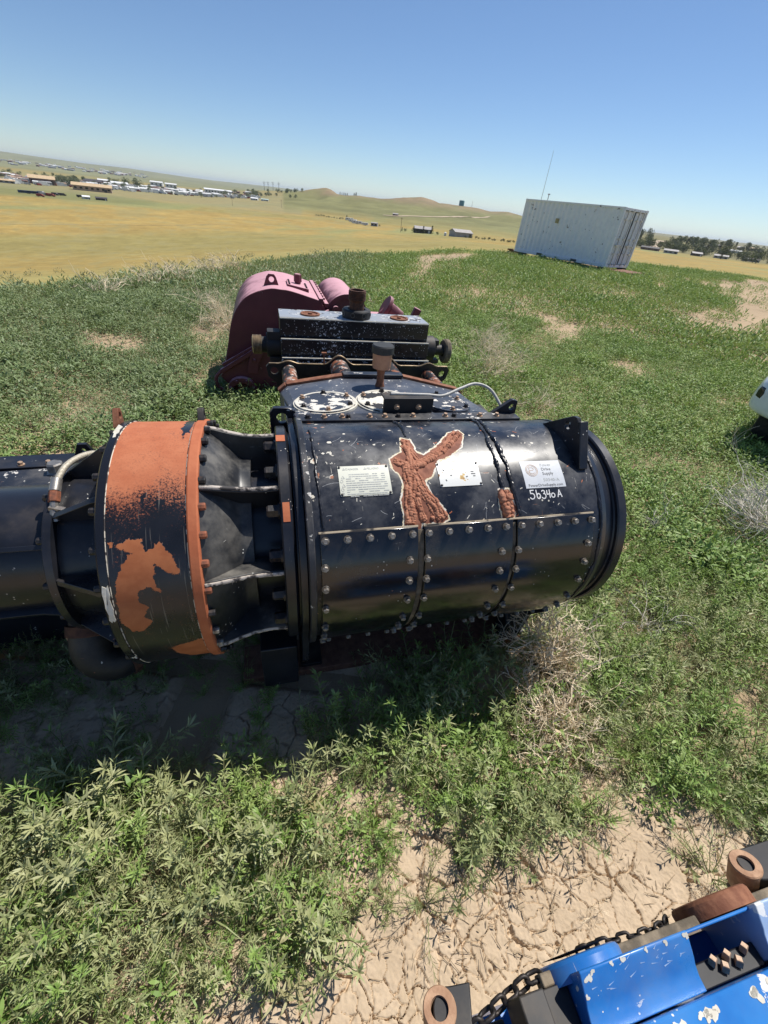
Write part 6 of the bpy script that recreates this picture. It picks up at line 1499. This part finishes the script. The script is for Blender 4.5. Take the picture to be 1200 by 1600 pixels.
for i in range(170):
    az_ = RF.uniform(-39.5, -18.5); f_ = (az_ + 39.5) / 21; r_ = RF.uniform(740, 1050) + 320 * f_; x, y = r_ * sin(radians(az_)), r_ * cos(radians(az_))
    put('hut', HK[RF.randint(0, 4)], x, y, 'tiny shed in the yards of the far town', 'shed', 'sheds in the far town yards')
for i in range(9):
    az_ = RF.uniform(-38.5, -33.6); r_ = RF.uniform(505, 560); x, y = r_ * sin(radians(az_)), r_ * cos(radians(az_)); k = RF.choice((1, 4, 3, 1)); put(VK[k].name.split('.')[0], VK[k], x, y, 'old vehicle standing in the green field before the town', 'vehicle', 'vehicles in the field before the town')
for i in range(120):
    az_ = RF.uniform(-39.8, -28); f_ = (az_ + 39.8) / 12; r_ = RF.uniform(2300, 5200) + 900 * f_; x, y = r_ * sin(radians(az_)), r_ * cos(radians(az_))
    o = put('far_building', HK[RF.choice((0, 3, 1, 1, 2, 4))], x, y, 'tiny pale building of the farthest settlement under the ridge', 'building', 'buildings of the farthest settlement'); o.scale = (RF.uniform(1.2, 4), 2.2, RF.uniform(1.2, 2.4))

# trees
M['tree_leaf'] = leaf_mat('tree_leaf', (.035, .052, .022), (.06, .078, .034), (.055, .065, .032)); M['pine_leaf'] = leaf_mat('pine_leaf', (.026, .040, .022), (.045, .058, .030), (.04, .05, .026)); M['bark'] = flat('bark', (.12, .085, .06))
def tree_meshes(R, kind):
    c_ = PM(); lob = [(Vector((R.uniform(-.3, .3), R.uniform(-.3, .3), R.uniform(.26, .80))), R.uniform(.18, .32)) for _ in range(9)]
    if kind == 'pine':
        for i in range(380):
            h_ = R.uniform(.08, 1); rr = .24 * (1 - h_) * sqrt(R.uniform(.3, 1)) * (1 + .35 * sin(h_ * 40)); an = R.uniform(0, 6.28); c_.quad(Vector((rr * cos(an), rr * sin(an), h_)), Vector((cos(an), sin(an), -.35)) + rdir(R, -30, 30) * .5, .11, .05, UPV + rdir(R, 0, 60), R.random())
    else:
        for i in range(620):
            ce, rad = R.choice(lob); d = rdir(R, -50, 90); p_ = ce + d * rad * R.uniform(.55, 1.05); c_.quad(p_, d + rdir(R, -60, 60), .085, .06, d + UPV * .5, R.random())
    t_ = PM(); t_.stick([Vector((0, 0, -.05)), Vector((.01, 0, .3)), Vector((0, .01, .7))], .035, .012, 0, 6)
    for i in range(5): d = rdir(R, 25, 60); t_.stick([Vector((0, 0, .25 + .08 * i)), Vector((0, 0, .25 + .08 * i)) + d * .3], .014, .005, 0, 4)
    lf_ = M['pine_leaf'] if kind == 'pine' else M['tree_leaf']
    return c_.mesh('crown', [lf_, M['bark']]), t_.mesh('trunk', [M['bark'], M['bark']])
TK = [tree_meshes(RF, 'round') for _ in range(4)] + [tree_meshes(RF, 'pine') for _ in range(2)]
def tree(x, y, h_, k, label, group=None, w_=1.0, name=None):
    root = empty(name or ('pine_tree' if k > 3 else 'round_tree'), (x, y, gz(x, y)), RF.uniform(0, 6.28), label, 'tree', group); root.scale = (h_ * w_, h_ * w_, h_)
    o = link('crown', TK[k][0], root); o = link('trunk', TK[k][1], root); return root
P = lambda az_, r_: (r_ * sin(radians(az_)), r_ * cos(radians(az_)))
for i in range(165):
    az_ = 19.5 + 17 * RF.random(); r_ = RF.choice((RF.uniform(770, 900), RF.uniform(860, 1230), RF.uniform(900, 1240), RF.uniform(1100, 1270))); x, y = P(az_, r_)
    if az_ > 31.5 and r_ > 1100 and RF.random() < .5: continue
    if abs(az_ - 25.2) < .7 and r_ > 930: continue
    k = RF.choice((0, 1, 2, 3, 0, 1, 4)); tree(x, y, RF.uniform(9, 16) if r_ < 1100 else RF.uniform(12, 19), k, 'dark pine among the houses of the wooded slope' if k > 3 else 'dark round tree among the houses of the wooded slope', 'trees on the wooded slope at the right', RF.uniform(.8, 1.3))
for i, (az_, r_, h_) in enumerate(((-30.8, 1100, 12), (-30.0, 1120, 15), (-29.0, 1100, 14))): x, y = P(az_, r_); tree(x, y, h_, i, ['left one of the three big round trees before the white halls', 'middle one of the three big round trees before the white halls', 'right one of the three big round trees before the white halls'][i], 'three round trees by the white halls', 1.3)
for i in range(14): x, y = P(RF.uniform(-35.8, -34.0), RF.uniform(820, 900)); tree(x, y, RF.uniform(8, 12), i % 4, 'green tree in the clump between the two tan roofed warehouses', 'trees between the tan roofed warehouses', 1.2)
for i in range(75): x, y = P(RF.uniform(-40, -17), RF.uniform(880, 1350)); tree(x, y, RF.uniform(4, 9), RF.choice((0, 1, 2, 3)), 'dark tree standing among the town yards', 'trees in the far town', 1.1)
for i in range(26): az_ = RF.uniform(-18.4, -12.8); x, y = P(az_, RF.uniform(1180, 1330)); tree(x, y, RF.uniform(5, 9), RF.choice((0, 1, 2, 3)), 'dark tree of the cluster at the foot of the butte', 'trees left of the butte', 1.2)
for i in range(12): x, y = P(RF.uniform(-8.9, -6.9), 1470); tree(x, y, RF.uniform(5, 8), 4 + i % 2, 'small dark pine on the skyline right of the butte', 'pines on the skyline')
for i in range(6): x, y = P(RF.uniform(-2.5, -1.0), 1475); tree(x, y, RF.uniform(3, 6), 4 + i % 2, 'tiny dark pine on the hill crest', 'pines on the hill crest')
for x, y, h_, k, lab in ((-2.5, 404, 4.6, 1, 'dark tree at the left corner of the farmhouse'), (4.6, 399, 5.2, 4, 'narrow dark tree before the middle of the farmhouse'), (11.5, 402, 5.6, 4, 'narrow dark tree at the right end of the farmhouse'), (-13, 420, 3.0, 4, 'small dark tree left of the farmhouse'), (-10, 416, 2.6, 0, 'little round shrub left of the farmhouse'), (15.5, 385, 2.4, 0, 'round bush between the farmhouse and the white tank'), (-84, 592, 5.2, 4, 'dark pine at the left end of the trailers'), (-38, 500, 2.0, 1, 'low bush right of the square grey shed')): tree(x, y, h_, k, lab)
for i in range(16): x = 34 + i * 2.2 + RF.uniform(-1, 1); y = 352 - i * 1.2; tree(x, y, RF.uniform(1.0, 1.8), i % 4, 'low bush in the row right of the grey barn', 'bushes right of the barn', 1.6, 'round_bush')
for i in range(14): x = -130 + i * 4.0; y = 640 - i * 4; tree(x, y, RF.uniform(1.2, 2.2), i % 4, 'low bush along the field edge left of the trailers', 'bushes left of the trailers', 1.6, 'round_bush')
# poles
def pole(x, y, h_, label, group):
    b = MB(); b.tube([(0, 0, -.5), (0, 0, h_)], .14, 6); b.box(-1.1, 1.1, -.06, .06, h_ - .9, h_ - .7); o = b.build('utility_pole', M['bark'], None, 0); o.location = (x, y, gz(x, y)); o.rotation_euler = (0, 0, RF.uniform(-.5, .5)); tag(o, label, 'pole', group)
for x, y, h_, lab in ((-13, 390.4, 9.5, 'utility pole left of the farmhouse'), (-427.5, 769, 9, 'utility pole before the long tan roofed warehouse'), (-406, 884, 10, 'utility pole in the field below the white halls'), (-241, 652, 10, 'utility pole in the field below the long low white building'), (-204, 750, 10, 'utility pole right of the two field sheds')): pole(x, y, h_, lab, 'utility poles in the fields')
for i, az_ in enumerate((-16.9, -16.5, -16.0, -15.4)):
    x, y = P(az_, 2300); b = MB(); b.tube([(0, 0, -2), (0, 0, 34)], .8, 5, rs=[1.4, .5]); b.box(-6, 6, -.4, .4, 29, 30); b.box(-4.5, 4.5, -.4, .4, 24, 25); o = b.build('transmission_tower', M['steel'], None, 0); o.location = (x, y, gz(x, y)); tag(o, 'thin transmission tower on the horizon left of the butte', 'tower', 'transmission towers on the horizon')
# tracks and roads as thin strips that follow the ground
def strip(name, pts, w_, mat_, lift=.12, sub=14):
    P_ = spline([(x, y, 0) for x, y in pts], sub); vs = []; fs = []
    for i, p in enumerate(P_):
        d = (P_[min(i + 1, len(P_) - 1)] - P_[max(i - 1, 0)]); d.z = 0; d.normalize(); n_ = Vector((-d.y, d.x, 0))
        for s in (-1, 1): q_ = p + n_ * s * w_ / 2; vs.append((q_.x, q_.y, gz(q_.x, q_.y) + lift))
    fs = [(2 * i, 2 * i + 1, 2 * i + 3, 2 * i + 2) for i in range(len(P_) - 1)]; b = MB(); b.add(vs, fs); o = b.build(name, mat_, None, 0); tag(o, kind='structure'); return o
M['road'] = flat('pale_dirt_road', (.52, .40, .28), .9); M['track'] = flat('worn_track', (.47, .36, .19), .9)
strip('dirt_track', [(-149, 171), (-143.6, 182.6), (-138.7, 201.2), (-130, 219), (-122, 246), (-116, 280), (-98, 312), (-70, 352)], .9, M['track'])
strip('dirt_road', [(-60, 850), (-37, 856), (-16.6, 886), (40, 928), (82, 1023), (130, 1111), (157, 1157)], 9, M['road'], .5)
strip('hill_road', [(416, 890), (452, 985), (492, 1062), (530, 1112)], 16, M['road'], .9)

# ---------------------------------------------------------------- air
b = MB(); b.box(-31000, 31000, -31000, 31000, -60, 130)
M['haze'] = bpy.data.materials.new('haze'); M['haze'].use_nodes = True; nt_ = M['haze'].node_tree; nt_.nodes.clear()
vo = nt_.nodes.new('ShaderNodeOutputMaterial'); pv = nt_.nodes.new('ShaderNodeVolumePrincipled'); pv.inputs['Density'].default_value = 4.5e-5; pv.inputs['Color'].default_value = (.80, .90, 1.0, 1); pv.inputs['Anisotropy'].default_value = .2
nt_.links.new(pv.outputs[0], vo.inputs['Volume'])
hz = b.build('haze', M['haze'], None, 0); tag(hz, kind='stuff')
